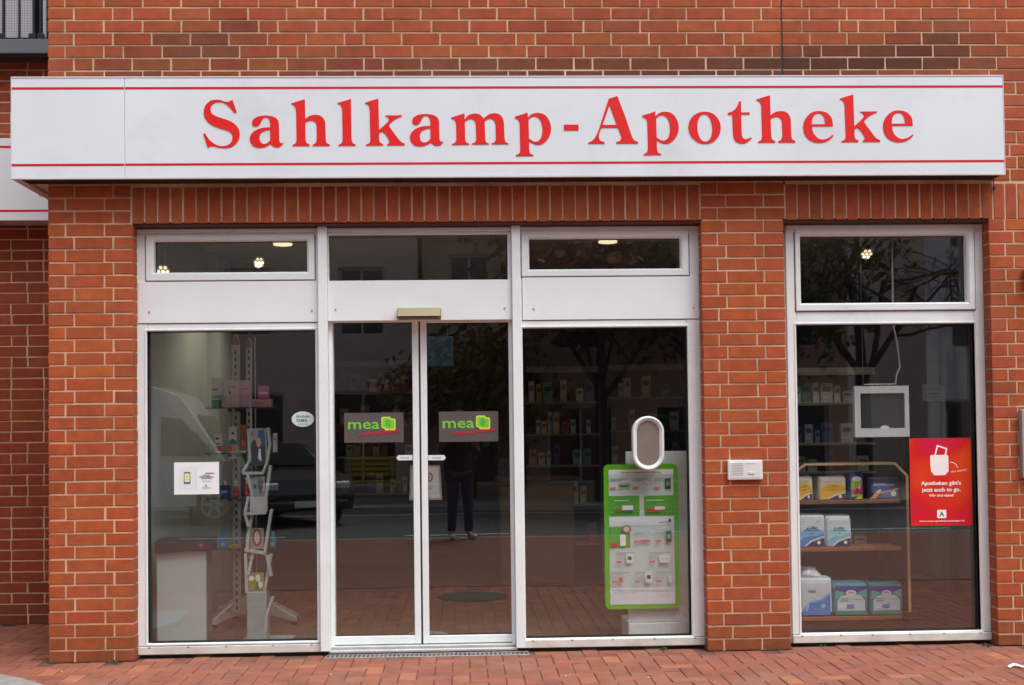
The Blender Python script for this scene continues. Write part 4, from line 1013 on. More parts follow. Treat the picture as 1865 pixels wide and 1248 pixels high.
pack(1580, 1638, 866, SHZ[0], YK, .16, (38, 44, 86), [('B', (56, 96, 170), .06, .72, .30, .70), ('P', (72, 110, 180), [(.3, .06), (.95, .06), (.95, .40), (.5, .28)]), ('P', (236, 160, 90), [(0, .0), (.22, .0), (.34, .22), (.60, .30), (1, .44), (1, .52), (.55, .38), (.25, .34), (.10, .12)]), ('P', (240, 234, 228), [(.22, .32), (.38, .48), (.42, .40), (.32, .28)]), ('E', (232, 234, 240), .83, .24, .09, .13), ('T', (226, 230, 240), 'ABANNI', .12, .64, .17, .44, {'weight': .03}), BAR((196, 200, 214), .58, .86, .68, .04)], 'dark blue pad pack with an orange swoosh at the right of the top rack shelf')
pack(1453, 1502, 937, SHZ[1], YK, .18, (216, 228, 232), blu((130, 180, 226), (64, 140, 206)), 'white pad pack with deep blue waves on the middle rack shelf')
pack(1503.5, 1550, 938.5, SHZ[1], YK, .18, (216, 230, 232), blu((166, 214, 226), (120, 200, 214)), 'white pad pack with pale aqua waves on the middle rack shelf')
o = pack(1454, 1514, 1052, SHZ[2], YK, .20, (196, 212, 218), [('P', (62, 134, 204), [(0, 0), (1, 0), (1, .62), (.7, .42), (.3, .34), (.06, .14)]), ('P', (120, 176, 224), [(.3, .34), (.7, .42), (1, .62), (1, .68), (.68, .48), (.28, .40), (.02, .18), (.06, .14)]), ('P', (170, 208, 236), [(.12, .12), (.20, .30), (.26, .31), (.18, .12)]), ('E', (150, 196, 232), .75, .27, .08, .07), BAR((100, 160, 175), .22, .50, .72, .05), BAR((120, 175, 215), .2, .8, .16, .012)], 'big soft white and blue pack in crumpled film on the bottom rack shelf', puff=.022)
# loose film gathered on top of it
m_ = MB().use(mat('thin_film', (.62, .66, .68), .25, .05)); random.seed(9)
bx0, bx1 = AX(1458, 1052, YK), AX(1508, 1052, YK); bz = AZ(1485, 1052, YK)
rr = []
for i, (h, sc) in enumerate(((-.012, .92), (.012, .95), (.035, .72), (.05, .50), (.062, .62), (.058, .3))):
    n = 16; rr.append([((bx0+bx1)/2 - i*.006 + (bx1-bx0)/2*sc*math.cos(k*2*math.pi/n)*random.uniform(.86, 1.08), YK+.10+.085*sc*math.sin(k*2*math.pi/n)*random.uniform(.85, 1.05), bz+h+random.uniform(-.008, .008)) for k in range(n)])
new_obj('film', m_.rings(rr), parent=o)
teal = [('P', (28, 62, 160), [(0, 1), (0, .88), (.30, .80), (.5, .74), (.72, .80), (1, .92), (1, 1)]), ('P', (80, 180, 176), [(0, .86), (.28, .79), (.22, .62), (.0, .55)]), ('P', (80, 180, 176), [(1, .90), (.74, .80), (.8, .66), (1, .6)]), ('P', (196, 216, 218), [(.06, .14), (.94, .14), (.94, .50), (.8, .68), (.5, .74), (.2, .66), (.06, .5)]), ('B', (20, 140, 134), 0, 1, 0, .13), ('E', (236, 240, 244), .50, .775, .16, .085), ('E', (200, 206, 216), .50, .775, .13, .06), ('T', (60, 60, 90), 'TENA', .5, .755, .06, .18, {'align': 'CENTER'}), BAR((50, 110, 120), .16, .42, .56, .025), BAR((50, 110, 120), .16, .40, .49, .025), BAR((120, 150, 165), .62, .84, .55, .02), ('B', (214, 226, 230), .12, .34, .22, .36), ('B', (110, 140, 200), .36, .62, .22, .36), ('E', (196, 206, 226), .62, .29, .045, .055)]
t1 = pack(1515.5, 1579.5, 1061, SHZ[2], YK, .20, (60, 150, 160), teal, 'teal and blue soft pack in the middle of the bottom rack shelf', puff=.018)
t2 = pack(1581, 1643, 1061, SHZ[2], YK, .20, (60, 150, 160), teal, 'teal and blue soft pack at the right end of the bottom rack shelf', puff=.018)

# ---- shelves at the back of the shop with small cartons, individually standing
BC = [(214, 216, 210), (190, 210, 206), (150, 180, 190), (210, 190, 170), (120, 140, 170), (190, 150, 90), (170, 90, 90), (220, 220, 225), (80, 100, 150), (90, 150, 150)]
protos = []
ORD = ['first', 'second', 'third', 'fourth', 'fifth', 'sixth', 'seventh', 'eighth', 'ninth', 'tenth', 'eleventh', 'twelfth', 'thirteenth', 'fourteenth', 'fifteenth', 'sixteenth', 'seventeenth', 'eighteenth', 'nineteenth', 'twentieth']
def carton(x, y, z, w_, h, d, ci, where, n, lv, nlv):
    label = '%s carton, %s from left, board %s, shelf %s' % (['ivory', 'pale green', 'blue grey', 'beige', 'slate blue', 'ochre', 'rust red', 'white', 'navy', 'teal'][ci], ORD[n], ['one', 'two', 'three', 'four', 'five'][lv], where)
    o = CART.get(ci)
    if o is None:
        c = BC[ci]; m = MB().use(cmat(c)).box(-.5, .5, 0, 1, 0, 1, .0)
        o = new_obj('carton', m, origin=(0, 0, 0)); c2 = tuple(int(v*.55) for v in c)
        m2 = MB().use(cmat(c2)).box(-.36, .36, -.012, -.002, .55, .78).use(cmat(tuple(min(255, int(v*1.1)) for v in c))).box(-.36, .1, -.012, -.002, .2, .3)
        new_obj('print', m2, parent=o)
        tag(o, label, 'carton', 'cartons on the shelves at the back of the shop'); o.location = (x, y, z); o.scale = (w_, d, h); CART[ci] = o
        return o
    return copy_tree(o, (x, y, z), label, scale=(w_, d, h))
CART = {}
def back_shelf(x0, x1, y, levels, where, label, seed, depth=.3, dens=.75, hmax=.22, colors=range(10), frame=True):
    random.seed(seed)
    t = empty('product_shelf', ((x0+x1)/2, y+depth/2, 0), label, 'shelf')
    ztop = levels[-1]+hmax+.12
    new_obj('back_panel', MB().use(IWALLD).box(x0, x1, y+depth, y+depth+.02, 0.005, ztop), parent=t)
    for xx in (x0, x1-.02): new_obj('side_panel', MB().use(WOODD).box(xx, xx+.02, y, y+depth-.001, .005, ztop), parent=t)
    new_obj('top_panel', MB().use(mat('shelf_grey', (.30, .30, .29), .5)).box(x0+.021, x1-.021, y-.002, y+depth-.001, ztop-.06, ztop), parent=t)
    for li, lv in enumerate(levels):
        cnt = 0
        new_obj('shelf', MB().use(mat('shelf_grey', (.30, .30, .29), .5)).box(x0+.021, x1-.021, y, y+depth-.001, lv-.02, lv, .002), parent=t)
        x = x0+.05
        while x < x1-.1:
            w_ = random.uniform(.045, .11); h = random.uniform(.5, 1)*hmax
            if random.random() < dens and x+w_ < x1-.03:
                carton(x+w_/2, y+.03, lv+.001, w_-.008, h, min(.1, depth-.06), random.choice(list(colors)), where, cnt, li, len(levels)); cnt += 1
            x += w_+random.uniform(0, .018)
    return t
back_shelf(AX(1440, 800, 2.2), AX(1600, 800, 2.2), 2.2, [.45, .85, 1.08, 1.32, 1.66], 'unit behind the display rack', 'tall grey shelf unit with cartons, dim behind the display rack', 21, hmax=.17, colors=(0, 1, 2, 8, 9, 7, 4), dens=.88)
back_shelf(AX(955, 800, 4.6), AX(1095, 800, 4.6), 4.6, [.3, .7, 1.1, 1.42, 1.75], 'unit right of the doors', 'dark shelf unit with cartons against the back wall behind the right bay', 22, hmax=.24, dens=.75)
back_shelf(AX(1105, 800, 4.9), AX(1250, 800, 4.9), 4.9, [.7, 1.1, 1.45, 1.8], 'unit behind the hatch', 'dark shelf unit with cartons against the back wall behind the oval hatch', 23, hmax=.22, dens=.5, colors=(0, 1, 3, 9, 2))
back_shelf(AX(610, 800, 5.4), AX(760, 800, 5.4), 5.4, [.8, 1.2, 1.55, 1.9], 'unit behind the left leaf', 'dark shelf unit with cartons against the back wall behind the left sliding leaf', 24, hmax=.22, dens=.7, colors=(5, 6, 3, 0, 8))
# counter deep in the shop
ct = empty('counter', (.55, 4.0, 0), 'ochre fronted sales counter deep in the dim shop', 'counter')
new_obj('body', MB().use(mat('counter_ochre', (.12, .075, .04), .5, .1, 4)).box(.35, 1.05, 3.6, 4.2, .005, .98, .01), parent=ct)
new_obj('worktop', MB().use(WOODD).box(.30, 1.10, 3.55, 4.25, .981, 1.02, .005), parent=ct)

# white inner door at the right
YI = 2.7
x0, x1 = AX(1702, 850, YI), AX(1800, 850, YI)
idr = empty('inner_door', ((x0+x1)/2, YI, 0), 'pale grey inner door with a long dark pull bar at the right of the far window', 'door')
DG = mat('door_grey', (.24, .26, .25), .5, .03)
zt = AZ(1740, 612, YI)
new_obj('leaf', MB().use(DG).box(x0+.05, x1, YI, YI+.045, .01, zt, .003), parent=idr)
new_obj('door_frame', MB().use(DG).box(x0-.03, x0+.048, YI-.03, YI+.05, .005, zt+.06, .004), parent=idr)
xx = AX(1736, 850, YI)
new_obj('pull_bar', MB().use(BLACK).box(xx-.045, xx+.02, YI-.05, YI-.01, AZ(1740, 1078, YI), AZ(1740, 640, YI), .006), parent=idr)
sticker('notice', 1680, 1722, 700, 731, 'faint white paper notice taped beside the inner door', 'notice', (150, 152, 160), [BAR((90, 90, 100), .2, .75, .72, .04), BAR((70, 70, 80), .3, .7, .45, .06), BAR((90, 90, 100), .1, .8, .25, .04)], Y=YI-.036)

# ---- left window: cabinet, glass shelf stand, bottles, brochure rack
YC = .42
x0, x1, z0, z1 = rect(285, 375, 1004, 1167, Y=YC)
cb = empty('waste_cabinet', ((x0+x1)/2, YC+.2, 0), 'pale grey cabinet with a black lid inside the left shop window', 'cabinet')
CG = mat('cabinet_grey', (.42, .48, .465), .45, .03, 3)
new_obj('body', MB().use(CG).box(x0, x1, YC, YC+.02, .006, z1, .006).use(GREYM).box(x0, x1+.004, YC+.0205, YC+.20, .006, z1, .004), parent=cb)
lx1 = AX(385, 990, YC-.03)
secs = []
for x in (x0-.006, x0+.02, x1, lx1):
    top = AZ(330, 981 if x > x0+.01 else 985, YC)
    secs.append([(x, YC-.035, z1-.012 if x < x1-.05 else z1+.012), (x, YC-.03, top-.006), (x, YC+.02, top), (x, YC+.16, top), (x, YC+.16, z1+.001), (x, YC-.01, z1-.012 if x < x1-.05 else z1+.006)])
new_obj('lid', MB().use(BLACK).rings(secs), parent=cb)
new_obj('badge', MB().use(cmat((200, 60, 60))).xz(ell(AX(366, 993, YC-.04), AZ(366, 993, YC-.04), .012, .010, 12), YC-.0375, YC-.0345), parent=cb)

YT = 1.35
stx = AX(430, 850, YT)
st = empty('shelf_stand', (stx, YT, 0), 'silver stand with slotted posts, glass shelves and star feet in the left shop window', 'display stand')
SLOT = mat('post_grey', (.46, .47, .43), .45, .06, 8, metal=.3)
def slotted(pxc, py_top, py_bot, Y, hw=.030):
    x = AX(pxc, 850, Y); zt, zb = AZ(pxc, py_top, Y), AZ(pxc, py_bot, Y)
    new_obj('post', MB().use(SLOT).box(x-hw, x+hw, Y, Y+.03, zb, zt, .003), parent=st)
    m = MB().use(BLACK); z = zb+.03
    while z < zt-.04: m.box(x-.006, x+.006, Y-.0015, Y+.001, z, z+.028); z += .055
    new_obj('slots', m, parent=st)
    return x, zt
x, zt = slotted(430, 628, 1118, YT)
new_obj('finial', MB().use(WOODO).rings([[(x-r_, YT+.0, z_), (x+r_, YT+.0, z_), (x+r_, YT+.03, z_), (x-r_, YT+.03, z_)] for z_, r_ in ((zt+.0005, .024), (zt+.02, .028), (zt+.045, .022), (zt+.085, .002))]), parent=st)
x2, zt2 = slotted(454, 634, 1095, YT+.45, .022)
new_obj('finial', MB().use(WOODO).rings([[(x2-r_, YT+.45, z_), (x2+r_, YT+.45, z_), (x2+r_, YT+.48, z_), (x2-r_, YT+.48, z_)] for z_, r_ in ((zt2+.0005, .020), (zt2+.02, .026), (zt2+.05, .020), (zt2+.085, .002))]), parent=st)
new_obj('tie_rod', MB().use(STEEL).tube([(AX(465, 700, YT+.2), YT+.2, .3), (AX(465, 700, YT+.2), YT+.2, 2.2)], .006, 8), parent=st)
# star feet: cast arms with round holes
def arm(a, L):
    ca, sa = math.cos(a), math.sin(a)
    prof = [(0.0, .05), (.03, .17), (.10, .175), (L*.62, .115), (L, .035), (L, .012), (L-.04, .012), (L*.55, .045), (.10, .055)]
    holes = [[(cx+rr*math.cos(t*math.pi/7), cz+rr*math.sin(t*math.pi/7)) for t in range(14)] for cx, cz, rr in ((.11, .115, .028), (.215, .092, .022)) if cx < L-.06]
    cx, cy = x+.05, YT+.20
    m = MB().use(mat('cast_white', (.50, .50, .47), .45, .05)).prism([prof]+holes, -.012, .012, lambda u, v, d: (cx+u*ca-d*sa, cy+u*sa+d*ca, v+.02))
    new_obj('foot', m, parent=st)
    new_obj('foot_pad', MB().use(BLACK).lathe(cx+(L-.02)*ca, cy+(L-.02)*sa, [(.022, 0), (.022, .02), (.008, .03)], 12, .005), parent=st)
for a, L in ((R(186), .30), (R(232), .36), (R(300), .34), (R(338), .42), (R(12), .38), (R(120), .30)): arm(a, L)
SHG = glass_mat('shelf_glass', (.80, .90, .86), .10, .02)
LS = []
for py, pa, pb in ((742, 374, 500), (825, 374, 498), (907, 376, 500), (998.5, 384, 506)):
    z = AZ((pa+pb)/2, py, YT-.15); xa, xb_ = AX(pa, py, YT-.15), AX(pb, py, YT-.15)
    new_obj('glass_shelf', MB().use(SHG).box(xa, xb_, YT-.15, YT-.01, z-.008, z), parent=st)
    new_obj('shelf_edge', MB().use(mat('edge_green', (.03, .07, .06), .3)).box(xa, xb_, YT-.153, YT-.1505, z-.0085, z), parent=st)
    new_obj('shelf_bracket', MB().use(BLACK).box(x-.035, x-.031, YT-.13, YT-.001, z-.03, z-.0085).box(x+.031, x+.035, YT-.13, YT-.001, z-.03, z-.0085), parent=st)
    LS.append(z)
YB_ = YT-.13
pack(385, 404.5, 689, LS[0], YB_, .06, (222, 226, 222), [('B', (40, 140, 96), 0, 1, 0, .27), ('B', (120, 180, 150), 0, 1, .30, .42), BAR((50, 70, 70), .1, .6, .62, .05)], 'slim white and green carton on the top glass shelf', 'carton', 'carton', .002)
pack(411, 437, 693, LS[0], YB_, .07, (214, 196, 196), [('E', (90, 70, 80), .3, .55, .08, .08), BAR((120, 90, 100), .15, .7, .76, .03)], 'pink white carton with a dark mark on the top glass shelf', 'carton', 'carton', .002)
pack(438, 456, 693, LS[0], YB_, .07, (206, 176, 206), [BAR((150, 110, 150), .2, .8, .7, .03)], 'lilac carton beside the pink white one on the top glass shelf', 'carton', 'carton', .002)
pack(460, 495, 727, LS[0], YB_, .08, (212, 150, 170), [BAR((150, 80, 110), .1, .7, .5, .1)], 'low rose carton lying on the top glass shelf', 'carton', 'carton', .003)
pack(391, 404, 790, LS[1], YB_, .04, (216, 218, 196), [('B', (214, 84, 40), 0, 1, .08, .36), ('B', (80, 150, 90), .1, .7, .42, .52), BAR((50, 60, 60), .1, .6, .75, .1)], 'short white and orange carton on the second glass shelf', 'carton', 'carton', .002)
pack(416.5, 431, 777, LS[1], YB_, .04, (222, 224, 220), [('B', (224, 90, 40), 0, 1, .03, .28), ('P', (40, 130, 190), [(0, .3), (0, .45), (.5, .55), (1, .42), (1, .3)]), BAR((60, 60, 70), .4, .7, .75, .1)], 'tall white blue and orange carton on the second glass shelf', 'carton', 'carton', .002)
pack(438, 449, 774, LS[1], YB_, .04, (150, 92, 62), [('E', (206, 110, 90), .5, .35, .38, .12), ('B', (226, 222, 210), 0, 1, 0, .07)], 'brown carton behind the brochure rack on the second glass shelf', 'carton', 'carton', .002)
pack(400, 418, 884, LS[2], YB_, .06, (40, 66, 120), [BAR((150, 170, 210), .1, .8, .5, .2)], 'low navy carton on the third glass shelf', 'carton', 'carton', .002)
pack(497, 505, 789, LS[1], YB_, .03, (214, 216, 220), [BAR((120, 130, 150), .2, .8, .7, .1)], 'slim white tube box at the right end of the second glass shelf', 'carton', 'carton', .002)
pack(470, 490, 703, LS[0]+.052, YB_+.02, .05, (196, 120, 150), [BAR((240, 220, 230), .1, .9, .5, .15)], 'magenta carton standing on the low rose carton', 'carton', 'carton', .002)
pack(455, 470, 786, LS[1], YB_, .04, (120, 150, 180), [BAR((230, 235, 240), .1, .9, .6, .2)], 'blue carton half hidden by the top brochure', 'carton', 'carton', .002)
pack(462, 474, 880, LS[2], YB_, .04, (206, 196, 190), [BAR((160, 60, 70), .1, .9, .6, .2)], 'cream carton behind the brochure rack on the third glass shelf', 'carton', 'carton', .002)
pack(447, 462, 972, LS[3], YB_, .05, (190, 150, 60), [BAR((240, 235, 200), .1, .9, .6, .2)], 'mustard carton behind the brochure rack on the lowest glass shelf', 'carton', 'carton', .002)
def bottle(pxc, pyt, zb, Y, w_, col, cap, label, spray=True, group=None, name='spray_bottle'):
    xx = AX(pxc, pyt, Y); zt = AZ(pxc, pyt, Y); h = zt-zb
    rr = w_/2
    t = new_obj(name, MB().use(cmat(col, .3)).lathe(xx, Y, [(rr*.9, .0005), (rr, .01*h), (rr, .50*h), (rr*.85, .60*h), (rr*.38, .68*h), (rr*.38, .70*h)], 18, zb), smooth=False)
    tag(t, label, 'bottle', group)
    if spray:
        m = MB().use(cmat(cap)).lathe(xx, Y, [(rr*.45, .701*h), (rr*.45, .82*h), (rr*.28, .84*h), (rr*.28, .90*h)], 12, zb).box(xx-rr*.75, xx+rr*.35, Y-rr*.25, Y+rr*.25, zb+.90*h, zb+h, .003)
    else: m = MB().use(cmat(cap)).lathe(xx, Y, [(rr*.5, .701*h), (rr*.5, .99*h), (rr*.4, h)], 16, zb)
    new_obj('cap', m, parent=t)
    new_obj('bottle_label', MB().use(cmat(tuple(min(255, int(c*1.25+30)) for c in col))).box(xx-rr*.55, xx+rr*.55, Y-rr-.0012, Y-rr+.004, zb+.15*h, zb+.28*h), parent=t)
    return t
GB = 'red spray bottles on the third glass shelf'
bottle(409.5+1, 876, LS[2], YB_+.02, .036, (176, 44, 34), (236, 236, 236), 'red spray bottle nearest the cabinet on the third glass shelf', group=GB)
bottle(430, 876, LS[2], YB_-.0, .036, (186, 60, 30), (236, 236, 236), 'orange red spray bottle in front of the slotted post', group=GB)
bottle(449, 870, LS[2], YB_+.02, .034, (200, 40, 70), (236, 230, 230), 'pinkish red spray bottle next to the brochure rack', group=GB)
bottle(406, 966, LS[3], YB_+.02, .054, (40, 146, 220), (40, 140, 214), 'bright blue bottle on the lowest glass shelf', False, name='bottle')
bottle(497, 968, LS[3], YB_+.02, .045, (40, 150, 170), (80, 180, 190), 'teal bottle behind the brochure rack on the lowest glass shelf', False, name='bottle')
pack(416, 432, 993, LS[3], YB_, .04, (196, 190, 60), [BAR((90, 110, 50), .1, .8, .5, .3)], 'flat yellow green box beside the blue bottle', 'carton', 'carton', .001)

# brochure rack, zigzag acrylic pockets on a grey column
YBr = .62
br = empty('brochure_rack', (AX(470, 1100, YBr), YBr, 0), 'tall acrylic brochure rack with angled pockets in the left shop window', 'brochure rack')
ACR = mat('acrylic_grey', (.42, .46, .44), .35, .04)
def bar_px(pts, Y, hw, d, m_):
    """flat strap following photo points on the plane Y"""
    q = [at(a, b_, Y) for a, b_ in pts]; L = []; Rr = []
    for i, p in enumerate(q):
        a = Vector(q[max(0, i-1)]); b_ = Vector(q[min(len(q)-1, i+1)]); t = (b_-a).normalized(); n_ = Vector((-t.y, t.x))
        L.append((p[0]+n_.x*hw, p[1]+n_.y*hw)); Rr.append((p[0]-n_.x*hw, p[1]-n_.y*hw))
    return MB().use(m_).xz(L+Rr[::-1], Y, Y+d)
for k, (pts) in enumerate(([(441, 861), (455, 838), (452, 782)], [(488, 779), (491, 810), (485, 845), (478, 862), (441, 862)], [(492, 848), (484, 905)], [(450, 862), (460, 905)], [(494, 928), (481, 1012)], [(461, 925), (450, 985)], [(452, 972), (449, 1008)], [(493, 1010), (481, 1080)], [(460, 1008), (452, 1048)], [(496, 1088), (485, 1122), (484, 1150)], [(447, 1008), (449, 1080)], [(452, 905), (446, 934), (452, 960)], [(445, 1002), (482, 1008)], [(447, 936), (484, 934)], [(486, 1012), (493, 1050)])):
    new_obj('pocket_side', bar_px(pts, YBr-.02-.0035*k, .0095, .05, ACR), parent=br)
x0, x1, z0, z1 = rect(455, 487, 905, 932, Y=YBr-.06); new_obj('pocket_front', MB().use(ACR).box(x0, x1, YBr-.06, YBr-.056, z0, z1, .001), parent=br)
x0, x1, z0, z1 = rect(449, 486, 1078, 1168, Y=YBr-.05); new_obj('column', MB().use(mat('acrylic_blue', (.30, .38, .37), .3, .03)).box(x0, x1, YBr-.05, YBr+.10, .01, z1, .006), parent=br)
new_obj('spine', MB().use(CLEAR).box(AX(455, 950, YBr+.05), AX(490, 950, YBr+.05), YBr+.05, YBr+.056, .3, AZ(470, 785, YBr)), parent=br)
new_obj('base_plate', MB().use(ACR).box(x0-.05, x1+.16, YBr-.1, YBr+.22, .005, .018, .003), parent=br)
def leaflet(px0, px1, py0, py1, Y, base, items, label):
    x0, x1, z0, z1 = rect(px0, px1, py0, py1, Y=Y)
    o = new_obj('brochure', MB().use(cmat(base)).box(x0, x1, Y, Y+.006, z0, z1, .001)); tag(o, label, 'brochure')
    new_obj('print', art(MB(), x0, x1, z0, z1, Y, items), parent=o); return o
leaflet(453, 486, 780, 848, YBr-.004, (150, 158, 165), [('P', (60, 100, 150), [(.4, .55), (.55, .95), (.85, .95), (.95, .5), (.8, .2)]), ('P', (60, 66, 78), [(0, 0), (0, .5), (.3, .7), (.5, .6), (.9, .5), (1, 0)]), ('E', (206, 160, 140), .55, .62, .13, .13), ('P', (225, 225, 228), [(.5, .2), (.56, .45), (.66, .44), (.70, .1)]), ('E', (170, 80, 90), .18, .85, .07, .04)], 'top brochure with a portrait and a blue streak in the brochure rack')
leaflet(457, 482, 868, 905, YBr-.002, (140, 148, 150), [('E', (90, 92, 98), .7, .6, .22, .3), ('E', (196, 60, 70), .7, .25, .12, .1), BAR((60, 60, 70), .2, .4, .5, .2)], 'grey brochure in the second pocket of the brochure rack')
leaflet(456, 480, 962, 1000, YBr-.002, (150, 140, 128), [('E', (110, 60, 56), .5, .55, .38, .42), ('E', (200, 160, 140), .5, .55, .20, .30)], 'small brochure with a face in the third pocket of the brochure rack')
leaflet(451, 481, 1043, 1077, YBr-.03, (132, 140, 70), [('E', (214, 222, 200), .62, .7, .16, .2), ('E', (220, 226, 208), .78, .35, .15, .18), ('E', (226, 226, 214), .2, .7, .2, .14), ('P', (96, 108, 44), [(.4, .1), (.6, .6), (.7, .1)])], 'olive green brochure with white blossoms in the lowest pocket')

# ================================================================== ACROSS THE STREET (seen mirrored in the panes)
def leaves(mb, c, r, n, size, cols, squash=.8):
    for i in range(n):
        while True:
            p = Vector([random.uniform(-1, 1) for _ in range(3)])
            if .25 < p.length < 1: break
        q = c + Vector((p.x*r, p.y*r, p.z*r*squash)); k = random.choice(cols); f = random.uniform(.7, 1.3)
        mb.cur = (k[0]*f, k[1]*f, k[2]*f)
        a = Vector([random.gauss(0, 1) for _ in range(3)]).normalized(); b = a.orthogonal().normalized(); c2 = a.cross(b); s = size*random.uniform(.6, 1.3)
        mb.add([q-b*s, q+c2*s*.6, q+b*s, q-c2*s*.6], [(0, 1, 2, 3)])
LEAF = mat('leaf', (0, 0, 0), .8, .1, 5, attr='col')
BARK = mat('bark', (.07, .05, .035), .9, .2, 8, .5, 40)
def branch(mb, p, d, L, r, depth, tips):
    pts = [p]; dd = d.copy()
    for i in range(4):
        dd = (dd + Vector([random.gauss(0, .10) for _ in range(3)]) + Vector((0, 0, .03))).normalized(); pts.append(pts[-1]+dd*L/4)
    mb.tube(pts, r, 6, r*.55)
    if depth == 0: tips.append(pts[-1]); return
    for i in range(3 if depth > 1 else 4):
        k = random.choice((2, 3, 4)); a = Vector([random.gauss(0, 1) for _ in range(3)]).normalized()
        branch(mb, pts[k], (dd*.75 + a*.7).normalized(), L*random.uniform(.55, .8), r*.5, depth-1, tips)
def tree(x, y, h, label, cols=None, seed=1, dens=260, size=.12, cr=1.0, depth=3):
    random.seed(seed); t = empty('tree', (x, y, 0), label, 'tree'); tips = []
    mb = MB().use(BARK); p = Vector((x, y, 0)); th = h*.32
    mb.tube([p, p+Vector((.05, 0, th*.5)), p+Vector((0, .05, th))], h*.022, 10, h*.016)
    new_obj('trunk', mb, parent=t)
    mb = MB().use(BARK)
    for i in range(5):
        a = i*2*math.pi/5+random.uniform(-.3, .3); branch(mb, p+Vector((0, .05, th*(.85+.04*i))), Vector((math.cos(a)*.7, math.sin(a)*.7, .9)).normalized(), h*.28, h*.009, depth-1, tips)
    branch(mb, p+Vector((0, .05, th)), Vector((0, 0, 1)), h*.34, h*.013, depth-1, tips)
    new_obj('limbs', mb, parent=t)
    if cols:
        mb = MB().use(LEAF)
        for q in tips: leaves(mb, q, cr*random.uniform(.6, 1.15), dens//4, size, cols)
        new_obj('crown', mb, parent=t)
    return t
GRN = [(.045, .075, .02), (.06, .09, .02), (.03, .05, .018)]
AUT = [(.16, .045, .02), (.20, .07, .02), (.12, .04, .02), (.08, .06, .02)]
YEL = [(.16, .12, .02), (.10, .10, .02), (.06, .07, .02)]
tree(2.9, -17.4, 7.5, 'autumn tree with rust red leaves across the street', AUT, 31, 240, .11, 1.1)
tree(5.2, -17.4, 7.8, 'green leafed tree across the street between the rust red and the bare one', GRN, 32, 260, .11, 1.2)
tree(.2, -18.6, 3.9, 'low yellow green tree in front of the low house', YEL, 33, 200, .10, .8)
tree(8.4, -15.0 - 2.2, 8.5, 'bare winter tree with fine twigs at the right across the street', None, 34, depth=4)
tree(11.8, -17.4, 7.5, 'second bare tree, thin and short, beyond the first bare one', None, 35, depth=4)
tree(-12.5, -17.6, 8.0, 'olive green tree at the far left across the street', GRN, 36, 220, .12, 1.2)

def house(name, x0, x1, y0, y1, h, wallc, label, floors, nwin, base=None, roofh=.4, wcol=(.03, .035, .04)):
    b = empty(name, ((x0+x1)/2, (y0+y1)/2, 0), label, 'building')
    M_ = mat('facade_%s' % label.split()[0], wallc, .85, .12, 3, .3, 30)
    fh = h/floors; ws = (x1-x0)/nwin
    wins = []
    for f in range(floors):
        for i in range(nwin):
            cx = x0+(i+.5)*ws; zb = f*fh + (.25 if f == 0 else .85); zt = f*fh + fh-.45; ww = ws*.62 if f == 0 else ws*.42
            wins.append((cx-ww/2, cx+ww/2, zb, zt))
    # wall with real openings
    m = MB().use(M_).xz([(x0, 0), (x1, 0), (x1, h), (x0, h)], y1-.25, y1, [[(a, c), (b_, c), (b_, d), (a, d)] for a, b_, c, d in wins])
    m.box(x0, x1, y0, y1-.251, 0, h)
    new_obj('wall', m, parent=b)
    FR = mat('far_frame', (.5, .5, .48), .5); GLS = mat('far_glass', wcol, .08, .3, .6)
    for a, b_, c, d in wins:
        w_ = new_obj('window', MB().use(FR).frame(a, b_, c, d, [(0, y1-.16), (0, y1-.10), (.06, y1-.10), (.06, y1-.16)]).box((a+b_)/2-.025, (a+b_)/2+.025, y1-.155, y1-.105, c+.061, d-.061), parent=b)
        new_obj('pane', MB().use(GLS).box(a+.05, b_-.05, y1-.20, y1-.165, c+.05, d-.05), parent=w_)
    new_obj('roof', MB().use(mat('roof_dark', (.06, .05, .05), .8)).box(x0-.15, x1+.15, y0-.1, y1+.35, h+.001, h+roofh), parent=b)
    if base: new_obj('plinth', MB().use(mat('plinth_tan', base, .85, .1, 3)).box(x0, x1, y1+.001, y1+.06, 0, .24), parent=b)
    return b
house('apartment_building', -19, -1.0, -32, -20.0, 11.5, (.50, .42, .36), 'brown four storey block across the street', 4, 7, (.32, .26, .18))
house('low_house', -.9, 1.3, -30, -20.4, 6.1, (.52, .45, .36), 'low tan house wedged between the two blocks across the street', 2, 1, (.32, .26, .18))
house('apartment_building', 1.5, 9.0, -31, -20.0, 10.0, (.44, .28, .21), 'dark red brick block across the street behind the trees', 4, 3, (.32, .26, .18))
house('apartment_building', 12.0, 24, -34, -23.0, 10.5, (.58, .59, .64), 'pale blue grey block at the right across the street', 4, 5)
house('apartment_building', -34, -20, -34, -22.0, 12.5, (.38, .37, .34), 'light rendered block at the far left across the street', 4, 5)

# yellow bench
YEM = mat('bench_yellow', (.42, .27, .02), .5, .1, 8)
bn = empty('bench', (-1.95, -17.6, 0), 'yellow slatted bench on the far pavement', 'bench')
new_obj('seat', MB().use(YEM).box(-2.5, -1.4, -17.75, -17.35, .43, .47, .005), parent=bn)
for i in range(4): new_obj('back_slat', MB().use(YEM).box(-2.5, -1.4, -17.82, -17.79, .55+i*.11, .63+i*.11, .004), parent=bn)
for xx in (-2.4, -1.5): new_obj('leg', MB().use(STEEL).box(xx-.025, xx+.025, -17.78, -17.38, .0, .429, .004).box(xx-.02, xx+.02, -17.787, -17.76, .4295, .98), parent=bn)

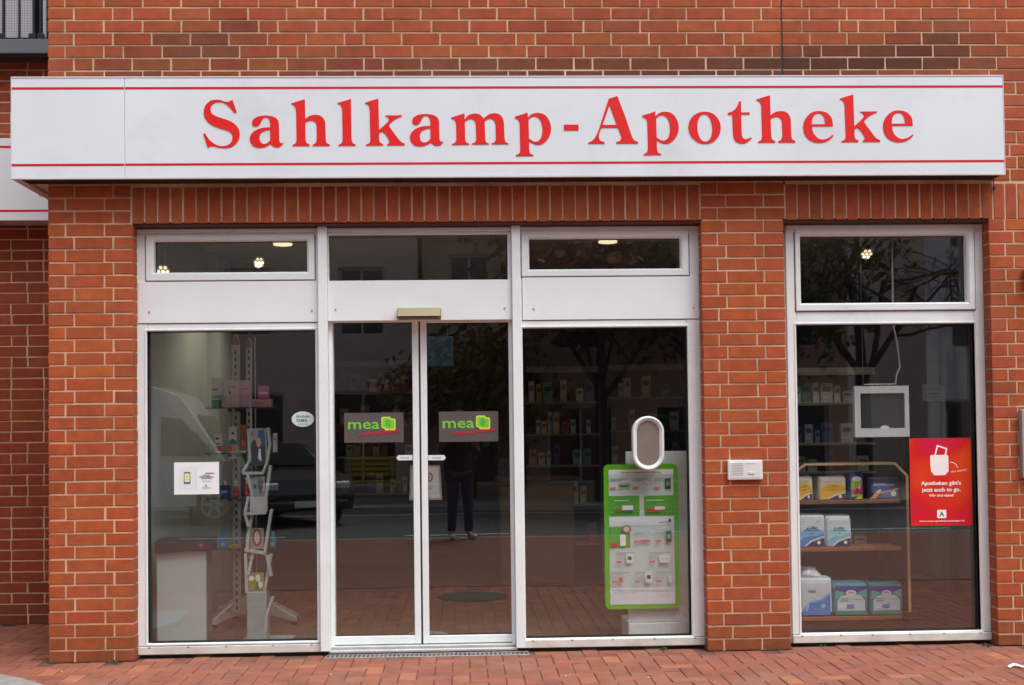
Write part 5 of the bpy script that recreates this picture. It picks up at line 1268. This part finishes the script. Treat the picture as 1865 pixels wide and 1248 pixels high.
# ---- vehicles
def vehicle(name, label, L, Wd, prof, shoulder, glass_z, cabin, paint, loc, rotz, wheelr=.32, axles=(.85, 3.4), wins=(), front_light=True):
    """prof: side outline (x forward, z); cabin: greenhouse outline; built at the origin and turned into place"""
    t = empty(name, (0, 0, 0), label, 'van' if 'van' in name else 'car')
    def loft(outl, w0, inset, m_, nm, zs, ztop):
        secs = []
        for yy, sh in ((-w0, .10), (-w0+.06, .02), (-w0+.16, 0), (w0-.16, 0), (w0-.06, .02), (w0, .10)):
            row = []
            for (x, z) in outl:
                k = 0 if z <= zs else min(1, (z-zs)/(ztop-zs))*inset
                y2 = yy*(1-k/w0)
                row.append((x + (L/2-x)*sh*.12, y2, z - (sh*.18 if z > zs else -sh*.15)))
            secs.append(row)
        return new_obj(nm, MB().use(m_).rings(secs), parent=t)
    ztop = max(z for _, z in prof)
    loft(prof, Wd/2, .16, paint, 'body', shoulder, ztop)
    GL_ = mat('car_glass', (.02, .025, .03), .05, 0)
    for s in (-1, 1):
        for pts in wins:
            m = MB().use(GL_); a = []
            for d in (0, .012):
                a.append([(x, s*(Wd/2*(1-.0) - .165*min(1, max(0, (z-shoulder)/(ztop-shoulder))) - .012 + d), z) for x, z in pts])
            new_obj('side_window', m.rings(a), parent=t)
    for pts in cabin:
        (xa, za), (xb, zb) = pts
        wa, wb = Wd/2-.20, Wd/2-.26
        m = MB().use(GL_).rings([[(xa+d, -wa, za+d*.5), (xa+d, wa, za+d*.5), (xb+d, wb, zb+d*.5), (xb+d, -wb, zb+d*.5)] for d in (0, .015)])
        new_obj('windscreen', m, parent=t)
    for ax_ in axles:
        for s in (-1, 1):
            y = s*(Wd/2-.10); w_ = MB().use(RUBBER)
            c = [(wheelr*math.cos(k*math.pi/14), wheelr*math.sin(k*math.pi/14)) for k in range(28)]
            tr = new_obj('wheel', w_.rings([[(ax_+a*f, y+d, wheelr+b_*f) for a, b_ in c] for d, f in ((-.10, .9), (-.09, 1), (.09, 1), (.10, .9))]), parent=t)
            hub = MB().use(ALU); rr_ = wheelr*.66
            for k in range(6):
                a = k*math.pi/3; hub.box(-.001, .001, 0, 0, 0, 0) if False else None
                u_, v_ = math.cos(a), math.sin(a); hw = .028
                yy = y+s*.102
                hub.rings([[(ax_+u_*q-v_*hw*e, yy+s*dd, wheelr+v_*q+u_*hw*e) for q, e in ((.03, -1), (rr_, -1), (rr_, 1), (.03, 1))] for dd in (0, .012)])
            hub.rings([[(ax_+a*f, y+s*(.1005+d), wheelr+b_*f) for a, b_ in c] for d, f in ((0, .70), (.014, .70), (.014, .60), (0, .60))], caps=False)
            new_obj('rim', hub, parent=tr)
    if front_light:
        for s in (-1, 1):
            new_obj('headlight', MB().use(mat('lamp_clear', (.6, .62, .62), .15)).box(L-.26, L-.015, s*(Wd/2-.36), s*(Wd/2-.06), .62, .76, .03), parent=t)
    new_obj('bumper', MB().use(BLACK).box(L-.10, L+.04, -Wd/2+.12, Wd/2-.12, .28, .46, .04), parent=t)
    new_obj('number_plate', MB().use(PLWHITE).box(L+.041, L+.047, -.26, .26, .34, .45), parent=t)
    t.location = loc; t.rotation_euler = (0, 0, rotz)
    return t
vp = [(0, .30), (4.9, .30), (4.95, .62), (4.82, .95), (4.15, 1.15), (3.62, 1.95), (3.35, 2.30), (2.8, 2.48), (.15, 2.50), (.0, 2.3)]
vehicle('white_van', 'white panel van parked across the street', 4.95, 1.95, vp, 1.05, 1.1, [((4.10, 1.20), (3.66, 1.93))], mat('van_white', (.62, .63, .64), .25, .03, coat=.5), (-8.4, -14.6, -.11), 0, .34, (.9, 4.0), [[(3.05, 1.2), (3.95, 1.2), (3.55, 1.85), (3.05, 1.9)]])
cp_ = [(0, .30), (4.15, .28), (4.22, .55), (4.10, .80), (3.2, .98), (2.45, 1.40), (1.1, 1.44), (.25, 1.05), (.02, .85)]
vehicle('dark_car', 'dark green hatchback turned half towards the shop across the street', 4.2, 1.72, cp_, .92, 1.0, [((3.16, 1.02), (2.47, 1.39))], mat('car_dark', (.02, .028, .022), .2, .03, coat=.8), (-4.7, -16.1, -.11), R(60), .31, (.75, 3.4), [[(.75, .98), (1.75, .98), (1.75, 1.34), (1.15, 1.34)], [(1.82, .98), (3.0, .98), (2.42, 1.33), (1.82, 1.34)]])

# ---- manhole, bicycle
mh = new_obj('manhole_cover', MB().use(mat('cast_iron', (.035, .034, .033), .6, .2, 30, .5, 60)).lathe(.08, -2.45, [(.31, -.01), (.31, .005), (.285, .006), (.283, .003), (.27, .003), (.268, .006), (.001, .007)], 40)); tag(mh, 'round cast iron manhole cover set in the red pavers', 'manhole')
# ---- the person taking the picture
def skin(name, V, E, m_, parent=None, sub=2, root=0):
    me = bpy.data.meshes.new(name); me.from_pydata([v[:3] for v in V], E, [])
    o = bpy.data.objects.new(name, me); COL.objects.link(o)
    sk = o.modifiers.new('s', 'SKIN'); sk.use_smooth_shade = True
    for i, v in enumerate(V):
        r_ = v[3] if isinstance(v[3], tuple) else (v[3], v[3])
        me.skin_vertices[0].data[i].radius = r_; me.skin_vertices[0].data[i].use_root = (i == root)
    ss = o.modifiers.new('ss', 'SUBSURF'); ss.levels = sub; ss.render_levels = sub
    dg = bpy.context.evaluated_depsgraph_get(); m2 = bpy.data.meshes.new_from_object(o.evaluated_get(dg))
    bpy.data.objects.remove(o)
    m2.materials.clear(); m2.materials.append(m_); m2.name = name
    r_ = bpy.data.objects.new(name, m2); COL.objects.link(r_)
    if parent is not None: r_.parent = parent
    return r_
SKINM = mat('skin', (.48, .27, .19), .6, .04)
px0_, py0_ = -.04, -8.42
V = []; E = []
def add(p, r_, parent=None):
    V.append((p[0]+px0_, p[1]+py0_, p[2], r_)); i = len(V)-1
    if parent is not None: E.append((parent, i))
    return i
pel = add((0, 0, .95), (.11, .07)); wa_ = add((0, .0, 1.10), (.10, .07), pel); ch = add((0, -.01, 1.30), (.135, .09), wa_); nk0 = add((0, -.01, 1.43), (.10, .08), ch)
nk = add((0, .01, 1.50), .052, nk0); hd0 = add((0, .03, 1.56), (.066, .075), nk); hd = add((0, .035, 1.64), (.078, .095), hd0); hd1 = add((0, .025, 1.72), (.060, .075), hd)
ARM = {}
for s in (-1, 1):
    sh = add((s*.175, -.01, 1.40), .055, nk0); el = add((s*.23, .16, 1.17), .042, sh); wr_ = add((s*.085, .335, 1.36), .028, el); pm = add((s*.055, .372, 1.395), (.034, .022), wr_)
    ARM[s] = pm
    for k in range(4):   # fingers curl round the phone edge
        f1 = add((s*(.070-.004*k), .392, 1.452-.020*k), .0085, pm); f2 = add((s*(.062), .404, 1.456-.020*k), .008, f1); f3 = add((s*.040, .406, 1.457-.020*k), .0075, f2)
    th_ = add((s*.058, .360, 1.440), .0095, pm); add((s*.040, .356, 1.462), .0085, th_)
    hp = add((s*.09, 0, .88), .070, pel); kn = add((s*.105, .02, .50), .058, hp); an = add((s*.115, -.01, .10), .038, kn); add((s*(.13), .10, .045), (.035, .03), an)
pr = empty('person', (0, 0, 0), 'person in dark jacket and blue jeans holding up a phone, seen mirrored in the door', 'person')
skin('body', V, E, SKINM, pr)
JK = mat('jacket_dark', (.018, .016, .018), .85, .2, 10, .5, 40); JN = mat('jeans_blue', (.035, .045, .09), .85, .2, 14, .5, 60)
def sub(idx, grow):
    pass
V, E = [], []
pel = add((0, 0, .84), (.17, .125)); wa_ = add((0, .0, 1.08), (.155, .12), pel); ch = add((0, -.01, 1.30), (.178, .13), wa_); nk0 = add((0, -.01, 1.44), (.10, .085), ch)
for s in (-1, 1):
    sh = add((s*.18, -.01, 1.395), .068, nk0); el = add((s*.235, .165, 1.165), .056, sh); add((s*.095, .320, 1.350), .042, el)
skin('jacket', V, E, JK, pr)
V, E = [], []
pel = add((0, 0, .95), (.155, .11))
for s in (-1, 1):
    hp = add((s*.09, 0, .86), .100, pel); kn = add((s*.105, .02, .50), .075, hp); add((s*.115, -.01, .08), .062, kn)
skin('jeans', V, E, JN, pr)
for s, tw_ in ((-1, .02), (1, .09)):
    V, E = [], []
    a = add((s*.115, -.06, .045), (.040, .042)); b_ = add((s*.12+tw_*.3, .04, .048), (.044, .045), a); add((s*.12+tw_, .17, .036), (.040, .030), b_)
    skin('shoe', V, E, mat('shoe_white', (.55, .55, .55), .6), pr)
V, E = [], []
a = add((0, -.035, 1.60), (.068, .045)); b_ = add((0, -.02, 1.69), (.088, .085), a); add((0, .02, 1.745), (.075, .085), b_)
skin('hair', V, E, mat('hair_brown', (.05, .03, .02), .8), pr)
FC = MB().use(SKINM)
hx_, hy_, hz_ = px0_, py0_+.035, 1.635
new_obj('nose', MB().use(SKINM).rings([[(hx_-w_, hy_+.085, z_), (hx_, hy_+.085+d, z_), (hx_+w_, hy_+.085, z_)] for z_, w_, d in ((1.652, .006, .010), (1.625, .010, .026), (1.610, .014, .028), (1.602, .010, .010))]), parent=pr)
for s in (-1, 1):
    new_obj('eye', MB().use(cmat((240, 238, 236), .3)).xz(ell(hx_+s*.030, 1.650, .013, .007, 12), hy_+.088, hy_+.093).use(cmat((50, 40, 34), .2)).xz(ell(hx_+s*.030, 1.650, .006, .006, 10), hy_+.0935, hy_+.095), parent=pr)
    new_obj('ear', MB().use(SKINM).rings([[(hx_+s*(.080+d), hy_+.0+.018*math.cos(k*math.pi/5), 1.635+.030*math.sin(k*math.pi/5)) for k in range(10)] for d in (0, .010)]), parent=pr)
new_obj('mouth', MB().use(cmat((150, 80, 76), .5)).xz(ell(hx_, 1.582, .024, .007, 14), hy_+.084, hy_+.090), parent=pr)
ph = new_obj('phone', MB().use(BLACK).box(-.078, .078, -8.045, -8.037, 1.395, 1.470, .003)); tag(ph, 'black phone held sideways in both hands of the person', 'phone')
new_obj('phone_camera', MB().use(mat('lens_dark', (.01, .01, .012), .05)).xz(ell(.058, 1.455, .007, .007, 14), -8.0365, -8.0345), parent=ph)

# ---- weeds in the joints at the foot of the wall
random.seed(77)
for px, py, Yw, n, lab in ((210, 1211, -.02, 26, 'tiny weed tuft at the foot of the left brick pier'), (1208, 1186, .07, 34, 'low weed tuft under the sill of the bay with the oval hatch'), (1795, 1177, -.02, 26, 'tiny weed tuft at the foot of the right brick pier'), (1496, 1181, .08, 10, 'speck of moss under the sill of the far right window')):
    x = AX(px, py, Yw); mb = MB().use(LEAF)
    leaves(mb, Vector((x, Yw-.012, .008)), .03, n, .009, [(.07, .10, .02), (.05, .08, .02), (.10, .11, .03)], .35)
    mb.v = [(v[0], v[1], max(.001, v[2])) for v in mb.v]
    tag(new_obj('weed', mb), lab, 'weed')
